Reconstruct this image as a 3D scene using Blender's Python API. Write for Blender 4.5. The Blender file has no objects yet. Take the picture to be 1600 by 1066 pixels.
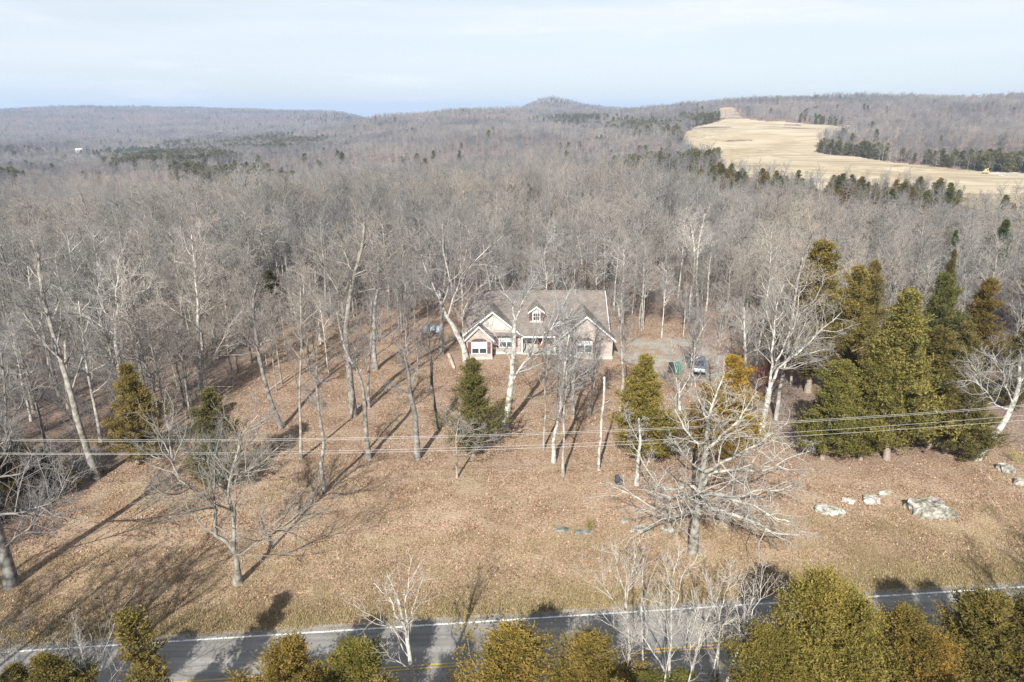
import bpy, math, random
import numpy as np
from mathutils import Vector
R = math.radians
SC = bpy.context.scene
COL = SC.collection

# ------------------------------------------------------------------ camera, sky, sun, exposure
EYE = 30.0
PITCH = R(18.4)
FPX = 1066.7            # focal length in photograph pixels (24 mm on 36 mm)
cd = bpy.data.cameras.new('camera'); cam = bpy.data.objects.new('camera', cd); COL.objects.link(cam)
cam.location = (0, 0, EYE); cam.rotation_euler = (math.pi/2 - PITCH, 0, 0)
cd.lens = 24; cd.sensor_width = 36; cd.clip_start = 0.5; cd.clip_end = 40000
SC.camera = cam

SUN_EL, SUN_AZ = R(35), R(13.5)      # light travels towards +Y, a little to +X
to_sun = Vector((-math.sin(SUN_AZ)*math.cos(SUN_EL), -math.cos(SUN_AZ)*math.cos(SUN_EL), math.sin(SUN_EL)))
sd = bpy.data.lights.new('sun', 'SUN'); sun = bpy.data.objects.new('sun', sd); COL.objects.link(sun)
sd.energy = 5.0; sd.angle = R(0.55); sd.color = (1.0, 0.968, 0.92)
sun.rotation_euler = (-to_sun).to_track_quat('-Z', 'Y').to_euler()
sun.location = (-30, -60, 90)

W = bpy.data.worlds.new('World'); SC.world = W; W.use_nodes = True
wn = W.node_tree.nodes; wl = W.node_tree.links; wn.clear()
def N(nodes, t, **kw):
    n = nodes.new(t)
    for k, v in kw.items(): setattr(n, k, v)
    return n
sky = N(wn, 'ShaderNodeTexSky', sky_type='NISHITA'); sky.sun_disc = False
sky.sun_elevation = SUN_EL; sky.sun_rotation = math.pi + SUN_AZ     # sun behind the camera, slightly left
sky.altitude = 200; sky.air_density = 1.0; sky.dust_density = .7; sky.ozone_density = 1.2
tc = N(wn, 'ShaderNodeTexCoord'); mp = N(wn, 'ShaderNodeMapping'); mp.inputs['Scale'].default_value = (1.2, 1.2, 11)
mp.inputs['Location'].default_value = (3.1, .7, .2)
n1 = N(wn, 'ShaderNodeTexNoise'); n1.inputs['Scale'].default_value = 1.6; n1.inputs['Detail'].default_value = 7; n1.inputs['Roughness'].default_value = .55
cr = N(wn, 'ShaderNodeValToRGB'); cr.color_ramp.elements[0].position = .36; cr.color_ramp.elements[1].position = .72
cr.color_ramp.elements[0].color = (.52, .52, .52, 1); cr.color_ramp.elements[1].color = (1, 1, 1, 1)
sx = N(wn, 'ShaderNodeSeparateXYZ'); rr = N(wn, 'ShaderNodeMapRange'); rr.inputs[1].default_value = .12; rr.inputs[2].default_value = .9; rr.inputs[3].default_value = 1.0; rr.inputs[4].default_value = .45   # the veil thins towards the zenith
ml = N(wn, 'ShaderNodeMath', operation='MULTIPLY')
mx = N(wn, 'ShaderNodeMix', data_type='RGBA'); vr = N(wn, 'ShaderNodeValToRGB'); vr.color_ramp.elements[0].color = (.76, .875, 1.0, 1); vr.color_ramp.elements[1].color = (.905, .945, 1, 1); vr.color_ramp.elements[1].position = .075
vs = N(wn, 'ShaderNodeVectorMath', operation='SCALE'); vs.inputs['Scale'].default_value = 8.9; wl.new(vr.outputs[0], vs.inputs[0]); wl.new(vs.outputs[0], mx.inputs[7])
bg = N(wn, 'ShaderNodeBackground'); bg.inputs['Strength'].default_value = 0.062
out = N(wn, 'ShaderNodeOutputWorld')
wl.new(tc.outputs['Generated'], mp.inputs['Vector']); wl.new(mp.outputs[0], n1.inputs['Vector']); wl.new(n1.outputs['Fac'], cr.inputs[0])
wl.new(tc.outputs['Generated'], sx.inputs[0]); wl.new(sx.outputs['Z'], rr.inputs[0]); wl.new(sx.outputs['Z'], vr.inputs[0])
wl.new(cr.outputs[0], ml.inputs[0]); wl.new(rr.outputs[0], ml.inputs[1])
wl.new(ml.outputs[0], mx.inputs[0]); wl.new(sky.outputs[0], mx.inputs[6]); n2 = N(wn, 'ShaderNodeTexNoise'); n2.inputs['Scale'].default_value = 3.4; n2.inputs['Detail'].default_value = 8; n2.inputs['Roughness'].default_value = .6
mp2 = N(wn, 'ShaderNodeMapping'); mp2.inputs['Scale'].default_value = (1, 1, 7); mp2.inputs['Location'].default_value = (1.7, 4.2, .4); wl.new(tc.outputs['Generated'], mp2.inputs['Vector']); wl.new(mp2.outputs[0], n2.inputs['Vector'])
c2 = N(wn, 'ShaderNodeValToRGB'); c2.color_ramp.elements[0].position = .53; c2.color_ramp.elements[1].position = .72; c2.color_ramp.elements[1].color = (.75, .75, .75, 1); wl.new(n2.outputs['Fac'], c2.inputs[0])
mx2 = N(wn, 'ShaderNodeMix', data_type='RGBA'); mx2.inputs[7].default_value = (9.3, 9.3, 9.4, 1); wl.new(c2.outputs[0], mx2.inputs[0]); wl.new(mx.outputs[2], mx2.inputs[6]); wl.new(mx2.outputs[2], bg.inputs[0]); wl.new(bg.outputs[0], out.inputs[0])

SC.view_settings.view_transform = 'Standard'; SC.view_settings.look = 'None'
SC.view_settings.gamma = 1; SC.view_settings.use_curve_mapping = False
SC.view_settings.exposure = 0.93
SC.render.engine = 'CYCLES'
cy = SC.cycles
cy.max_bounces = 5; cy.diffuse_bounces = 2; cy.glossy_bounces = 2; cy.transmission_bounces = 2; cy.transparent_max_bounces = 4; cy.volume_bounces = 0
cy.use_denoising = True; cy.denoiser = 'OPENIMAGEDENOISE'; cy.denoising_input_passes = 'RGB_ALBEDO_NORMAL'; cy.denoising_prefilter = 'NONE'; cy.caustics_reflective = False; cy.caustics_refractive = False
HAZE = 0.00016

# ------------------------------------------------------------------ layout helpers
CP, SP = math.cos(PITCH), math.sin(PITCH)
def ray(px, py):
    r = (px-800)/FPX; d = (py-533)/FPX
    return np.array([r, CP - d*SP, -(SP + d*CP)])
def ground_at(px, py):
    v = ray(px, py); t = -EYE/v[2]
    return np.array([v[0]*t, v[1]*t, 0.0])
def on_ray(px, py, Y):
    v = ray(px, py); t = Y/v[1]
    return np.array([v[0]*t, Y, EYE + v[2]*t])
def inside(poly, x, y):
    poly = np.asarray(poly); x = np.asarray(x, float); y = np.asarray(y, float)
    r = np.zeros(x.shape, bool); n = len(poly)
    for i in range(n):
        x0, y0 = poly[i][:2]; x1, y1 = poly[(i+1) % n][:2]
        c = (y0 > y) != (y1 > y)
        with np.errstate(divide='ignore', invalid='ignore'):
            r ^= c & (x < (x1-x0)*(y-y0)/(y1-y0) + x0)
    return r

# value noise (for terrain)
_rs = np.random.RandomState(5); _G = _rs.rand(256, 256)
def vnoise(x, y):
    xi = np.floor(x).astype(int); yi = np.floor(y).astype(int); fx = x-xi; fy = y-yi
    fx = fx*fx*(3-2*fx); fy = fy*fy*(3-2*fy)
    g = lambda a, b: _G[a % 256, b % 256]
    return (g(xi, yi)*(1-fx)+g(xi+1, yi)*fx)*(1-fy) + (g(xi, yi+1)*(1-fx)+g(xi+1, yi+1)*fx)*fy - .5
def fbm(x, y, o=4):
    s = 0; a = 1
    for k in range(o):
        s = s + a*vnoise(x*2**k + 17*k, y*2**k + 31*k); a *= .5
    return s
# terrain heights by bearing (degrees) and distance (m)
T_D = [0, 130, 180, 250, 400, 550, 800, 1100, 1500, 1800, 2300, 2700, 3100, 3600, 4300, 6000, 16000]
T_A = [-50, -38, -24, -15, -12.6, -10.5, -4, 2.5, 6.5, 11, 17, 24, 30, 40, 50]
T_Z = [
 [0, 0, -2, -8, -16, -21, -28, -33, -36, -36, -32, -22, 8, 36, 20, -10, -20],
 [0, 0, -2, -8, -16, -21, -28, -33, -36, -36, -32, -22, 10, 37, 20, -10, -20],
 [0, 0, -2, -8, -16, -20, -26, -31, -33, -33, -28, -15, 14, 36, 20, -10, -20],
 [0, 0, -2, -7, -14, -17, -22, -25, -22, -20, -15, 5, 26, 33, 10, -10, -20],
 [0, 0, -2, -7, -13, -16, -21, -21, -9, -4, -8, 8, 30, 30, 5, -10, -20],
 [0, 0, -2, -6, -12, -15, -20, -16, 8, 12, -10, -25, -30, -30, -30, -25, -12],
 [0, 0, -1, -5, -10, -13, -13, -4, 22, 36, 18, 0, -10, -10, -10, -10, -20],
 [0, 0, -1, -5, -10, -13, -13, -5, 14, 28, 34, 34, 20, 10, 0, -10, -20],
 [0, 0, -1, -5, -10, -12, -11, -4, 16, 30, 34, 34, 24, 10, 0, -10, -20],
 [0, 0, -1, -5, -9, -9, -5, 6, 36, 38, 30, 20, 10, 0, 0, -10, -20],
 [0, 0, -1, -6, -6, 0, 9, 18, 50, 52, 40, 20, 10, 0, 0, -10, -20],
 [0, 0, -1, -6, -5, 1, 9, 17, 53, 54, 40, 20, 10, 0, 0, -10, -20],
 [0, 0, -1, -6, -5, 0, 8, 17, 50, 54, 40, 20, 10, 0, 0, -10, -20],
 [0, 0, -1, -5, -5, 0, 7, 16, 50, 54, 40, 20, 10, 0, 0, -10, -20],
 [0, 0, -1, -5, -5, 0, 7, 16, 50, 54, 40, 20, 10, 0, 0, -10, -20]]
_la = np.linspace(-50, 50, 201); _ld = np.linspace(math.log(20), math.log(16000), 240)
_Z = np.array(T_Z, float)
_Zd = np.array([np.interp(np.exp(_ld), T_D, z) for z in _Z])
_Zg = np.array([np.interp(_la, T_A, _Zd[:, j]) for j in range(240)]).T
for _ in range(4):                                       # smooth the table
    p = np.pad(_Zg, 2, mode='edge')
    _Zg = (p[:-4, 2:-2]+p[1:-3, 2:-2]*2+p[2:-2, 2:-2]*2+p[3:-1, 2:-2]*2+p[4:, 2:-2])/8
    p = np.pad(_Zg, 2, mode='edge')
    _Zg = (p[2:-2, :-4]+p[2:-2, 1:-3]*2+p[2:-2, 2:-2]*2+p[2:-2, 3:-1]*2+p[2:-2, 4:])/8
def height(x, y):
    x = np.asarray(x, float); y = np.asarray(y, float)
    D = np.maximum(np.hypot(x, y), 20.5); A = np.degrees(np.arctan2(x, y))
    a = np.clip((A+50)*2, 0, 199.999); d = np.clip((np.log(D)-_ld[0])/(_ld[1]-_ld[0]), 0, 238.999)
    i = a.astype(int); j = d.astype(int); fa = a-i; fd = d-j
    z = (_Zg[i, j]*(1-fa)+_Zg[i+1, j]*fa)*(1-fd)+(_Zg[i, j+1]*(1-fa)+_Zg[i+1, j+1]*fa)*fd
    k = np.clip((D-130)/500, 0, 1)
    z = z + k*(fbm(x/310, y/310)*15 + fbm(x/900+9, y/900)*20*np.clip((D-700)/1500, 0, 1))
    z = z + 46*np.exp(-((x-130)/115)**2-((y-2600)/220)**2) + 17*np.exp(-((x+1500)/330)**2-((y-3150)/400)**2)      # a wooded knoll and a swell of the far ridge
    m = np.clip((y-44)/15, 0, 1)*np.clip((130-D)/20, 0, 1)
    z = z + m*fbm(x/9+40, y/9)*.22
    return z
def hz(x, y): return float(height(np.array([x]), np.array([y]))[0])
def far_at(px, py):                                       # the point of the terrain seen at a picture point
    v = ray(px, py); t = np.geomspace(60, 6000, 3000)
    X, Y, Z = v[0]*t, v[1]*t, EYE+v[2]*t
    k = np.argmax(Z < height(X, Y))
    return np.array([X[k], Y[k], 0.0])

# ------------------------------------------------------------------ mesh helpers
def new_mesh(name, V, F4=None, F3=None, attr=None, smooth=False, mat_idx=None):
    V = np.asarray(V, np.float32).reshape(-1, 3)
    F4 = np.zeros((0, 4), np.int32) if F4 is None else np.asarray(F4, np.int32).reshape(-1, 4)
    F3 = np.zeros((0, 3), np.int32) if F3 is None else np.asarray(F3, np.int32).reshape(-1, 3)
    me = bpy.data.meshes.new(name)
    me.vertices.add(len(V)); me.vertices.foreach_set('co', V.ravel())
    nl = F4.size+F3.size; me.loops.add(nl); me.loops.foreach_set('vertex_index', np.concatenate([F4.ravel(), F3.ravel()]))
    npoly = len(F4)+len(F3); me.polygons.add(npoly)
    me.polygons.foreach_set('loop_start', np.concatenate([np.arange(len(F4))*4, len(F4)*4+np.arange(len(F3))*3]).astype(np.int32))
    if smooth: me.polygons.foreach_set('use_smooth', np.ones(npoly, bool))
    if mat_idx is not None: me.polygons.foreach_set('material_index', np.asarray(mat_idx, np.int32))
    me.update(calc_edges=True)
    for k, a in (attr or {}).items():
        A = me.attributes.new(k, 'FLOAT', 'POINT'); A.data.foreach_set('value', np.asarray(a, np.float32))
    me.validate()
    return me
def link(name, me, mat=None, parent=None):
    o = bpy.data.objects.new(name, me); COL.objects.link(o)
    if mat is not None:
        for m in (mat if isinstance(mat, (list, tuple)) else [mat]): me.materials.append(m)
    if parent is not None: o.parent = parent
    return o
def tag(o, label=None, cat=None, group=None, kind=None):
    for k, v in (('label', label), ('category', cat), ('group', group), ('kind', kind)):
        if v: o[k] = v
    return o
def empty(name, loc, label, cat, group=None, rz=0):
    o = bpy.data.objects.new(name, None); COL.objects.link(o); o.location = loc; o.rotation_euler = (0, 0, rz)
    o.empty_display_size = .3
    return tag(o, label, cat, group)

class MB:
    def __init__(s): s.v = []; s.f = []
    def poly(s, pts): n = len(s.v); s.v += [tuple(p) for p in pts]; s.f.append(tuple(range(n, n+len(pts)))); return s
    def box(s, x0, y0, z0, x1, y1, z1):
        n = len(s.v)
        s.v += [(x0, y0, z0), (x1, y0, z0), (x1, y1, z0), (x0, y1, z0), (x0, y0, z1), (x1, y0, z1), (x1, y1, z1), (x0, y1, z1)]
        s.f += [tuple(n+i for i in q) for q in ((3, 2, 1, 0), (4, 5, 6, 7), (0, 1, 5, 4), (1, 2, 6, 5), (2, 3, 7, 6), (3, 0, 4, 7))]
        return s
    def prism(s, pts, vec):                              # polygon extruded along vec
        n = len(s.v); m = len(pts); vec = np.array(vec, float)
        s.v += [tuple(p) for p in pts]+[tuple(np.array(p)+vec) for p in pts]
        s.f += [tuple(n+i for i in range(m)), tuple(n+m+i for i in reversed(range(m)))]
        s.f += [(n+(i+1) % m, n+i, n+m+i, n+m+(i+1) % m) for i in range(m)]
        return s
    def slab(s, pts, th):                                # plane polygon thickened downwards along its normal
        p = [np.array(q, float) for q in pts]; nrm = np.cross(p[1]-p[0], p[2]-p[0]); nrm /= np.linalg.norm(nrm)
        if nrm[2] < 0: nrm = -nrm
        return s.prism(p, -nrm*th)
    def tube(s, pts, rad, k=8, cap=True):
        P = np.array([pts], float); Rr = np.array([rad if hasattr(rad, '__len__') else [rad]*len(pts)], float)
        V, F = tubes(P, Rr, k); n = len(s.v)
        s.v += [tuple(q) for q in V]; s.f += [tuple(int(i)+n for i in q) for q in F]
        if cap:
            m = len(pts); s.f.append(tuple(n+i for i in reversed(range(k)))); s.f.append(tuple(n+(m-1)*k+i for i in range(k)))
        return s
    def build(s, name, mat, parent=None, bevel=0, smooth=False):
        me = bpy.data.meshes.new(name); me.from_pydata(s.v, [], s.f); me.update()
        import bmesh
        bm = bmesh.new(); bm.from_mesh(me)
        if bevel: bmesh.ops.bevel(bm, geom=bm.edges[:], offset=bevel, segments=2, affect='EDGES')
        bmesh.ops.recalc_face_normals(bm, faces=bm.faces)
        bm.to_mesh(me); bm.free()
        if smooth: me.polygons.foreach_set('use_smooth', np.ones(len(me.polygons), bool))
        return link(name, me, mat, parent)

def unit(v): return v/np.maximum(np.linalg.norm(v, axis=-1, keepdims=True), 1e-9)
def tubes(P, Rr, k):
    """(B,N,3) polylines with radii -> verts, quads"""
    B, n, _ = P.shape
    T = unit(np.gradient(P, axis=1))
    ref = np.where(np.abs(unit(P[:, -1]-P[:, 0])[:, 2:3]) > .8, np.array([[1., 0, 0]]), np.array([[0, 0, 1.]]))[:, None, :]
    U = unit(np.cross(T, np.broadcast_to(ref, T.shape))); Vv = np.cross(T, U)
    a = np.arange(k)*2*math.pi/k
    ring = U[:, :, None, :]*np.cos(a)[None, None, :, None] + Vv[:, :, None, :]*np.sin(a)[None, None, :, None]
    V = (P[:, :, None, :]+ring*Rr[:, :, None, None]).reshape(-1, 3)
    b = np.arange(B)[:, None, None]*n*k; i = np.arange(n-1)[None, :, None]*k; j = np.arange(k)[None, None, :]; j2 = (j+1) % k
    F = np.stack([b+i+j, b+i+j2, b+i+k+j2, b+i+k+j], -1).reshape(-1, 4)
    return V, F
def merge(parts):
    V, F, n = [], [], 0
    for v, f in parts: V.append(v); F.append(f+n); n += len(v)
    return np.concatenate(V), np.concatenate(F)

# ------------------------------------------------------------------ materials
def mat(name, rough=.85, spec=.25):
    m = bpy.data.materials.new(name); m.use_nodes = True; b = m.node_tree.nodes['Principled BSDF']
    b.inputs['Roughness'].default_value = rough; b.inputs['Specular IOR Level'].default_value = spec
    return m, m.node_tree.nodes, m.node_tree.links, b
def ramp(nodes, stops):
    r = N(nodes, 'ShaderNodeValToRGB'); e = r.color_ramp.elements
    while len(e) < len(stops): e.new(.5)
    for q, (p, c) in zip(e, stops): q.position = p; q.color = (*c, 1)
    return r
def mixc(nodes, links, fac, a, b, mode='MIX'):
    m = N(nodes, 'ShaderNodeMix', data_type='RGBA', blend_type=mode)
    for s, v in ((0, fac), (6, a), (7, b)):
        if hasattr(v, 'is_output'): links.new(v, m.inputs[s])
        elif s == 0: m.inputs[0].default_value = v
        else: m.inputs[s].default_value = (*v, 1)
    return m.outputs[2]
def noise(nodes, links, scale, vec=None, detail=4, rough=.55):
    n = N(nodes, 'ShaderNodeTexNoise'); n.inputs['Scale'].default_value = scale; n.inputs['Detail'].default_value = detail; n.inputs['Roughness'].default_value = rough
    if vec is not None: links.new(vec, n.inputs['Vector'])
    return n.outputs['Fac']
def plain(name, c, rough=.7, spec=.3, var=.12, scale=6, metal=0, bump=0):
    m, n, l, b = mat(name, rough, spec); t = N(n, 'ShaderNodeTexCoord')
    f = noise(n, l, scale, t.outputs['Object'])
    r = ramp(n, [(.3, tuple(q*(1-var) for q in c)), (.7, tuple(min(1, q*(1+var)) for q in c))]); l.new(f, r.inputs[0]); l.new(r.outputs[0], b.inputs['Base Color'])
    b.inputs['Metallic'].default_value = metal
    if bump:
        bu = N(n, 'ShaderNodeBump'); bu.inputs['Strength'].default_value = bump; l.new(f, bu.inputs['Height']); l.new(bu.outputs[0], b.inputs['Normal'])
    return m
def bark(name, c0, c1, dark, rnd=.25, scale=3.0):
    """bark whose tint is the object's own colour, mottled with lichen and dark patches"""
    m, n, l, b = mat(name, .9, .15)
    oi = N(n, 'ShaderNodeObjectInfo'); g = N(n, 'ShaderNodeNewGeometry')
    v = noise(n, l, scale, g.outputs['Position'], 5, .6)
    r = ramp(n, [(.34, dark), (.46, c0), (.62, c1)]); l.new(v, r.inputs[0])
    c = mixc(n, l, 1.0, r.outputs[0], oi.outputs['Color'], 'MULTIPLY')
    hs = N(n, 'ShaderNodeMapRange'); hs.inputs[3].default_value = 1-rnd; hs.inputs[4].default_value = 1+rnd; l.new(oi.outputs['Random'], hs.inputs[0])
    mm = N(n, 'ShaderNodeVectorMath', operation='SCALE'); l.new(c, mm.inputs[0]); l.new(hs.outputs[0], mm.inputs['Scale'])
    l.new(mm.outputs[0], b.inputs['Base Color'])
    return m
def twig(name, ca, cb, cc):
    m, n, l, b = mat(name, .9, .12)
    oi = N(n, 'ShaderNodeObjectInfo'); r = ramp(n, [(0, ca), (.5, cb), (1, cc)]); l.new(oi.outputs['Random'], r.inputs[0])
    g = N(n, 'ShaderNodeNewGeometry'); v = noise(n, l, .035, g.outputs['Position'], 3)
    r2 = ramp(n, [(.36, (.68, .70, .73)), (.5, (1, 1, 1)), (.64, (1.20, 1.13, 1.03))]); l.new(v, r2.inputs[0])
    v3 = noise(n, l, .0065, g.outputs['Position'], 3); r3 = ramp(n, [(.38, (.74, .74, .77)), (.5, (1, 1, 1)), (.62, (1.14, 1.10, 1.06))]); l.new(v3, r3.inputs[0])      # stands of different species
    c = mixc(n, l, 1.0, mixc(n, l, 1.0, r.outputs[0], r3.outputs[0], 'MULTIPLY'), oi.outputs['Color'], 'MULTIPLY')
    l.new(mixc(n, l, 1.0, c, r2.outputs[0], 'MULTIPLY'), b.inputs['Base Color'])
    return m
def leafy(name, stops, rnd=.2, trans=.38):
    """foliage coloured by each spray's own tint"""
    m = bpy.data.materials.new(name); m.use_nodes = True; n = m.node_tree.nodes; l = m.node_tree.links; n.clear()
    a = N(n, 'ShaderNodeAttribute'); a.attribute_name = 'tint'; r = ramp(n, stops); l.new(a.outputs['Fac'], r.inputs[0])
    oi = N(n, 'ShaderNodeObjectInfo'); c = mixc(n, l, 1.0, r.outputs[0], oi.outputs['Color'], 'MULTIPLY')
    hs = N(n, 'ShaderNodeMapRange'); hs.inputs[3].default_value = 1-rnd; hs.inputs[4].default_value = 1+rnd; l.new(oi.outputs['Random'], hs.inputs[0])
    mm = N(n, 'ShaderNodeVectorMath', operation='SCALE'); l.new(c, mm.inputs[0]); l.new(hs.outputs[0], mm.inputs['Scale'])
    d = N(n, 'ShaderNodeBsdfDiffuse'); t = N(n, 'ShaderNodeBsdfTranslucent'); mxs = N(n, 'ShaderNodeMixShader'); mxs.inputs[0].default_value = trans
    l.new(mm.outputs[0], d.inputs[0]); l.new(mm.outputs[0], t.inputs[0]); l.new(d.outputs[0], mxs.inputs[1]); l.new(t.outputs[0], mxs.inputs[2])
    o = N(n, 'ShaderNodeOutputMaterial'); l.new(mxs.outputs[0], o.inputs[0])
    return m
M = {}
M['bark'] = bark('bark', (.175, .163, .145), (.285, .272, .245), (.085, .077, .068), .25, 2.2)
M['pale_bark'] = bark('pale_bark', (.31, .295, .26), (.52, .50, .45), (.13, .12, .105), .08, 2.6)
M['twig'] = twig('twig', (.173, .164, .150), (.288, .276, .254), (.258, .228, .207))
M['far_twig'] = twig('far_twig', (.168, .164, .155), (.278, .269, .254), (.255, .226, .210))
M['cedar_bark'] = plain('cedar_bark', (.26, .21, .17), .9, .1, .3, 8)
M['cedar'] = leafy('cedar_foliage', [(0, (.085, .085, .040)), (.35, (.148, .140, .060)), (.7, (.215, .190, .082)), (1, (.29, .238, .115))])
M['leaf'] = leafy('dead_leaf', [(0, (.12, .075, .048)), (.3, (.27, .175, .11)), (.7, (.40, .28, .185)), (1, (.52, .405, .29))], .1, .2)
M['grass_blade'] = leafy('dry_grass_blade', [(0, (.20, .165, .075)), (.5, (.34, .265, .14)), (1, (.45, .36, .21))], .1, .2)

def ground_material():
    m, n, l, b = mat('leaf_litter_ground', .95, .1)
    g = N(n, 'ShaderNodeNewGeometry'); P = g.outputs['Position']
    A = lambda nm: (lambda a: (setattr(a, 'attribute_name', nm), a.outputs['Fac'])[1])(N(n, 'ShaderNodeAttribute'))
    big = noise(n, l, .09, P, 5, .6); mid = noise(n, l, .7, P, 5, .65); fine = noise(n, l, 5.5, P, 3, .7); speck = noise(n, l, 14, P, 2, .6)
    rl = ramp(n, [(.38, (.185, .125, .086)), (.5, (.345, .242, .165)), (.60, (.47, .345, .245))]); l.new(fine, rl.inputs[0])      # leaves
    rg = ramp(n, [(.38, (.20, .150, .096)), (.5, (.335, .252, .168)), (.62, (.44, .345, .242))]); l.new(speck, rg.inputs[0])     # dry grass
    f1 = ramp(n, [(.42, (0, 0, 0)), (.60, (1, 1, 1))]); l.new(mid, f1.inputs[0])
    lawn = mixc(n, l, f1.outputs[0], rl.outputs[0], rg.outputs[0])
    f2 = ramp(n, [(.33, (.70, .67, .62)), (.5, (1, 1, 1)), (.66, (1.20, 1.19, 1.16))]); l.new(big, f2.inputs[0])
    lawn = mixc(n, l, 1.0, lawn, f2.outputs[0], 'MULTIPLY')
    ry = ramp(n, [(.36, (.15, .102, .072)), (.5, (.275, .195, .138)), (.64, (.385, .29, .212))]); l.new(fine, ry.inputs[0])     # oak leaves, thick under the yard trees
    sp = N(n, 'ShaderNodeSeparateXYZ'); l.new(P, sp.inputs[0]); my = N(n, 'ShaderNodeMapRange'); my.inputs[1].default_value = 46; my.inputs[2].default_value = 60; l.new(sp.outputs['Y'], my.inputs[0])
    am = N(n, 'ShaderNodeMath', operation='MULTIPLY_ADD'); am.inputs[1].default_value = 2.6; am.inputs[2].default_value = -1.3; l.new(big, am.inputs[0]); as_ = N(n, 'ShaderNodeMath', operation='ADD'); as_.use_clamp = True; l.new(my.outputs[0], as_.inputs[0]); l.new(am.outputs[0], as_.inputs[1])
    lawn = mixc(n, l, as_.outputs[0], lawn, ry.outputs[0])
    d1 = noise(n, l, .26, P, 6, .68); rd = ramp(n, [(.36, (.76, .71, .66)), (.47, (.97, .96, .95)), (.64, (1.08, 1.08, 1.08))]); l.new(d1, rd.inputs[0]); lawn = mixc(n, l, 1.0, lawn, rd.outputs[0], 'MULTIPLY')   # drifts
    rq = ramp(n, [(.36, (.12, .11, .055)), (.5, (.235, .205, .115)), (.62, (.35, .30, .185))]); l.new(speck, rq.inputs[0]); gq = noise(n, l, .13, P, 6, .66); rm = ramp(n, [(.53, (0, 0, 0)), (.66, (.38, .38, .38))]); l.new(gq, rm.inputs[0])
    lawn = mixc(n, l, rm.outputs[0], lawn, rq.outputs[0])                                             # worn grass showing through
    rf = ramp(n, [(.36, (.10, .073, .058)), (.5, (.19, .142, .112)), (.64, (.285, .215, .172))]); l.new(fine, rf.inputs[0])
    floor = mixc(n, l, 1.0, rf.outputs[0], f2.outputs[0], 'MULTIPLY')
    c = mixc(n, l, A('lawn'), floor, lawn)
    rv = ramp(n, [(.36, (.115, .105, .042)), (.5, (.215, .180, .088)), (.62, (.33, .265, .15))]); l.new(fine, rv.inputs[0])
    vm = N(n, 'ShaderNodeMath', operation='MULTIPLY'); l.new(A('verge'), vm.inputs[0]); l.new(f1.outputs[0], vm.inputs[1])
    va = N(n, 'ShaderNodeMath', operation='MULTIPLY_ADD'); va.inputs[1].default_value = .4; l.new(A('verge'), va.inputs[0]); l.new(vm.outputs[0], va.inputs[2]); va.use_clamp = True
    c = mixc(n, l, va.outputs[0], c, rv.outputs[0])
    l.new(c, b.inputs['Base Color'])
    ad = N(n, 'ShaderNodeMath', operation='ADD'); l.new(fine, ad.inputs[0]); l.new(mid, ad.inputs[1])
    bu = N(n, 'ShaderNodeBump'); bu.inputs['Strength'].default_value = .55; bu.inputs['Distance'].default_value = .12; l.new(ad.outputs[0], bu.inputs['Height']); l.new(bu.outputs[0], b.inputs['Normal'])
    return m
def field_material():
    m, n, l, b = mat('straw_field', .95, .1); g = N(n, 'ShaderNodeNewGeometry')
    mpn = N(n, 'ShaderNodeMapping'); mpn.inputs['Rotation'].default_value = (0, 0, R(20)); mpn.inputs['Scale'].default_value = (.004, .05, 1); l.new(g.outputs['Position'], mpn.inputs[0])
    s = noise(n, l, 1.6, mpn.outputs[0], 5, .6); r = ramp(n, [(.34, (.29, .245, .165)), (.5, (.40, .34, .24)), (.66, (.49, .43, .32))]); l.new(s, r.inputs[0])
    p = noise(n, l, .013, g.outputs['Position'], 4); r2 = ramp(n, [(.38, (.84, .78, .68)), (.6, (1.06, 1.04, 1.0))]); l.new(p, r2.inputs[0])
    l.new(mixc(n, l, 1.0, r.outputs[0], r2.outputs[0], 'MULTIPLY'), b.inputs['Base Color'])
    return m
def asphalt_material():
    m, n, l, b = mat('worn_asphalt', .8, .3); t = N(n, 'ShaderNodeTexCoord'); P = t.outputs['Object']
    f = noise(n, l, 30, P, 3); mpn = N(n, 'ShaderNodeMapping'); mpn.inputs['Scale'].default_value = (.035, 1.5, 1); l.new(P, mpn.inputs[0])
    s = noise(n, l, 1.3, mpn.outputs[0], 4, .6); r = ramp(n, [(.35, (.175, .167, .152)), (.65, (.27, .258, .235))]); l.new(s, r.inputs[0])
    r2 = ramp(n, [(.35, (.85, .85, .85)), (.65, (1.14, 1.14, 1.14))]); l.new(f, r2.inputs[0])
    vo = N(n, 'ShaderNodeTexVoronoi', feature='DISTANCE_TO_EDGE'); vo.inputs['Scale'].default_value = .23
    nz = N(n, 'ShaderNodeTexNoise'); nz.inputs['Scale'].default_value = 1.5; l.new(P, nz.inputs[0])
    am = N(n, 'ShaderNodeVectorMath', operation='MULTIPLY_ADD'); am.inputs[1].default_value = (1.4, 1.4, 0); l.new(nz.outputs['Color'], am.inputs[0]); l.new(P, am.inputs[2]); l.new(am.outputs[0], vo.inputs['Vector'])
    r3 = ramp(n, [(.0, (.80, .80, .80)), (.008, (1, 1, 1))]); l.new(vo.outputs['Distance'], r3.inputs[0])
    c = mixc(n, l, 1.0, r.outputs[0], r2.outputs[0], 'MULTIPLY'); c = mixc(n, l, 1.0, c, r3.outputs[0], 'MULTIPLY')
    v5 = noise(n, l, .35, P, 5, .65); r5 = ramp(n, [(.36, (.80, .79, .78)), (.62, (1.10, 1.10, 1.09))]); l.new(v5, r5.inputs[0]); l.new(mixc(n, l, 1.0, c, r5.outputs[0], 'MULTIPLY'), b.inputs['Base Color'])
    return m
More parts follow.
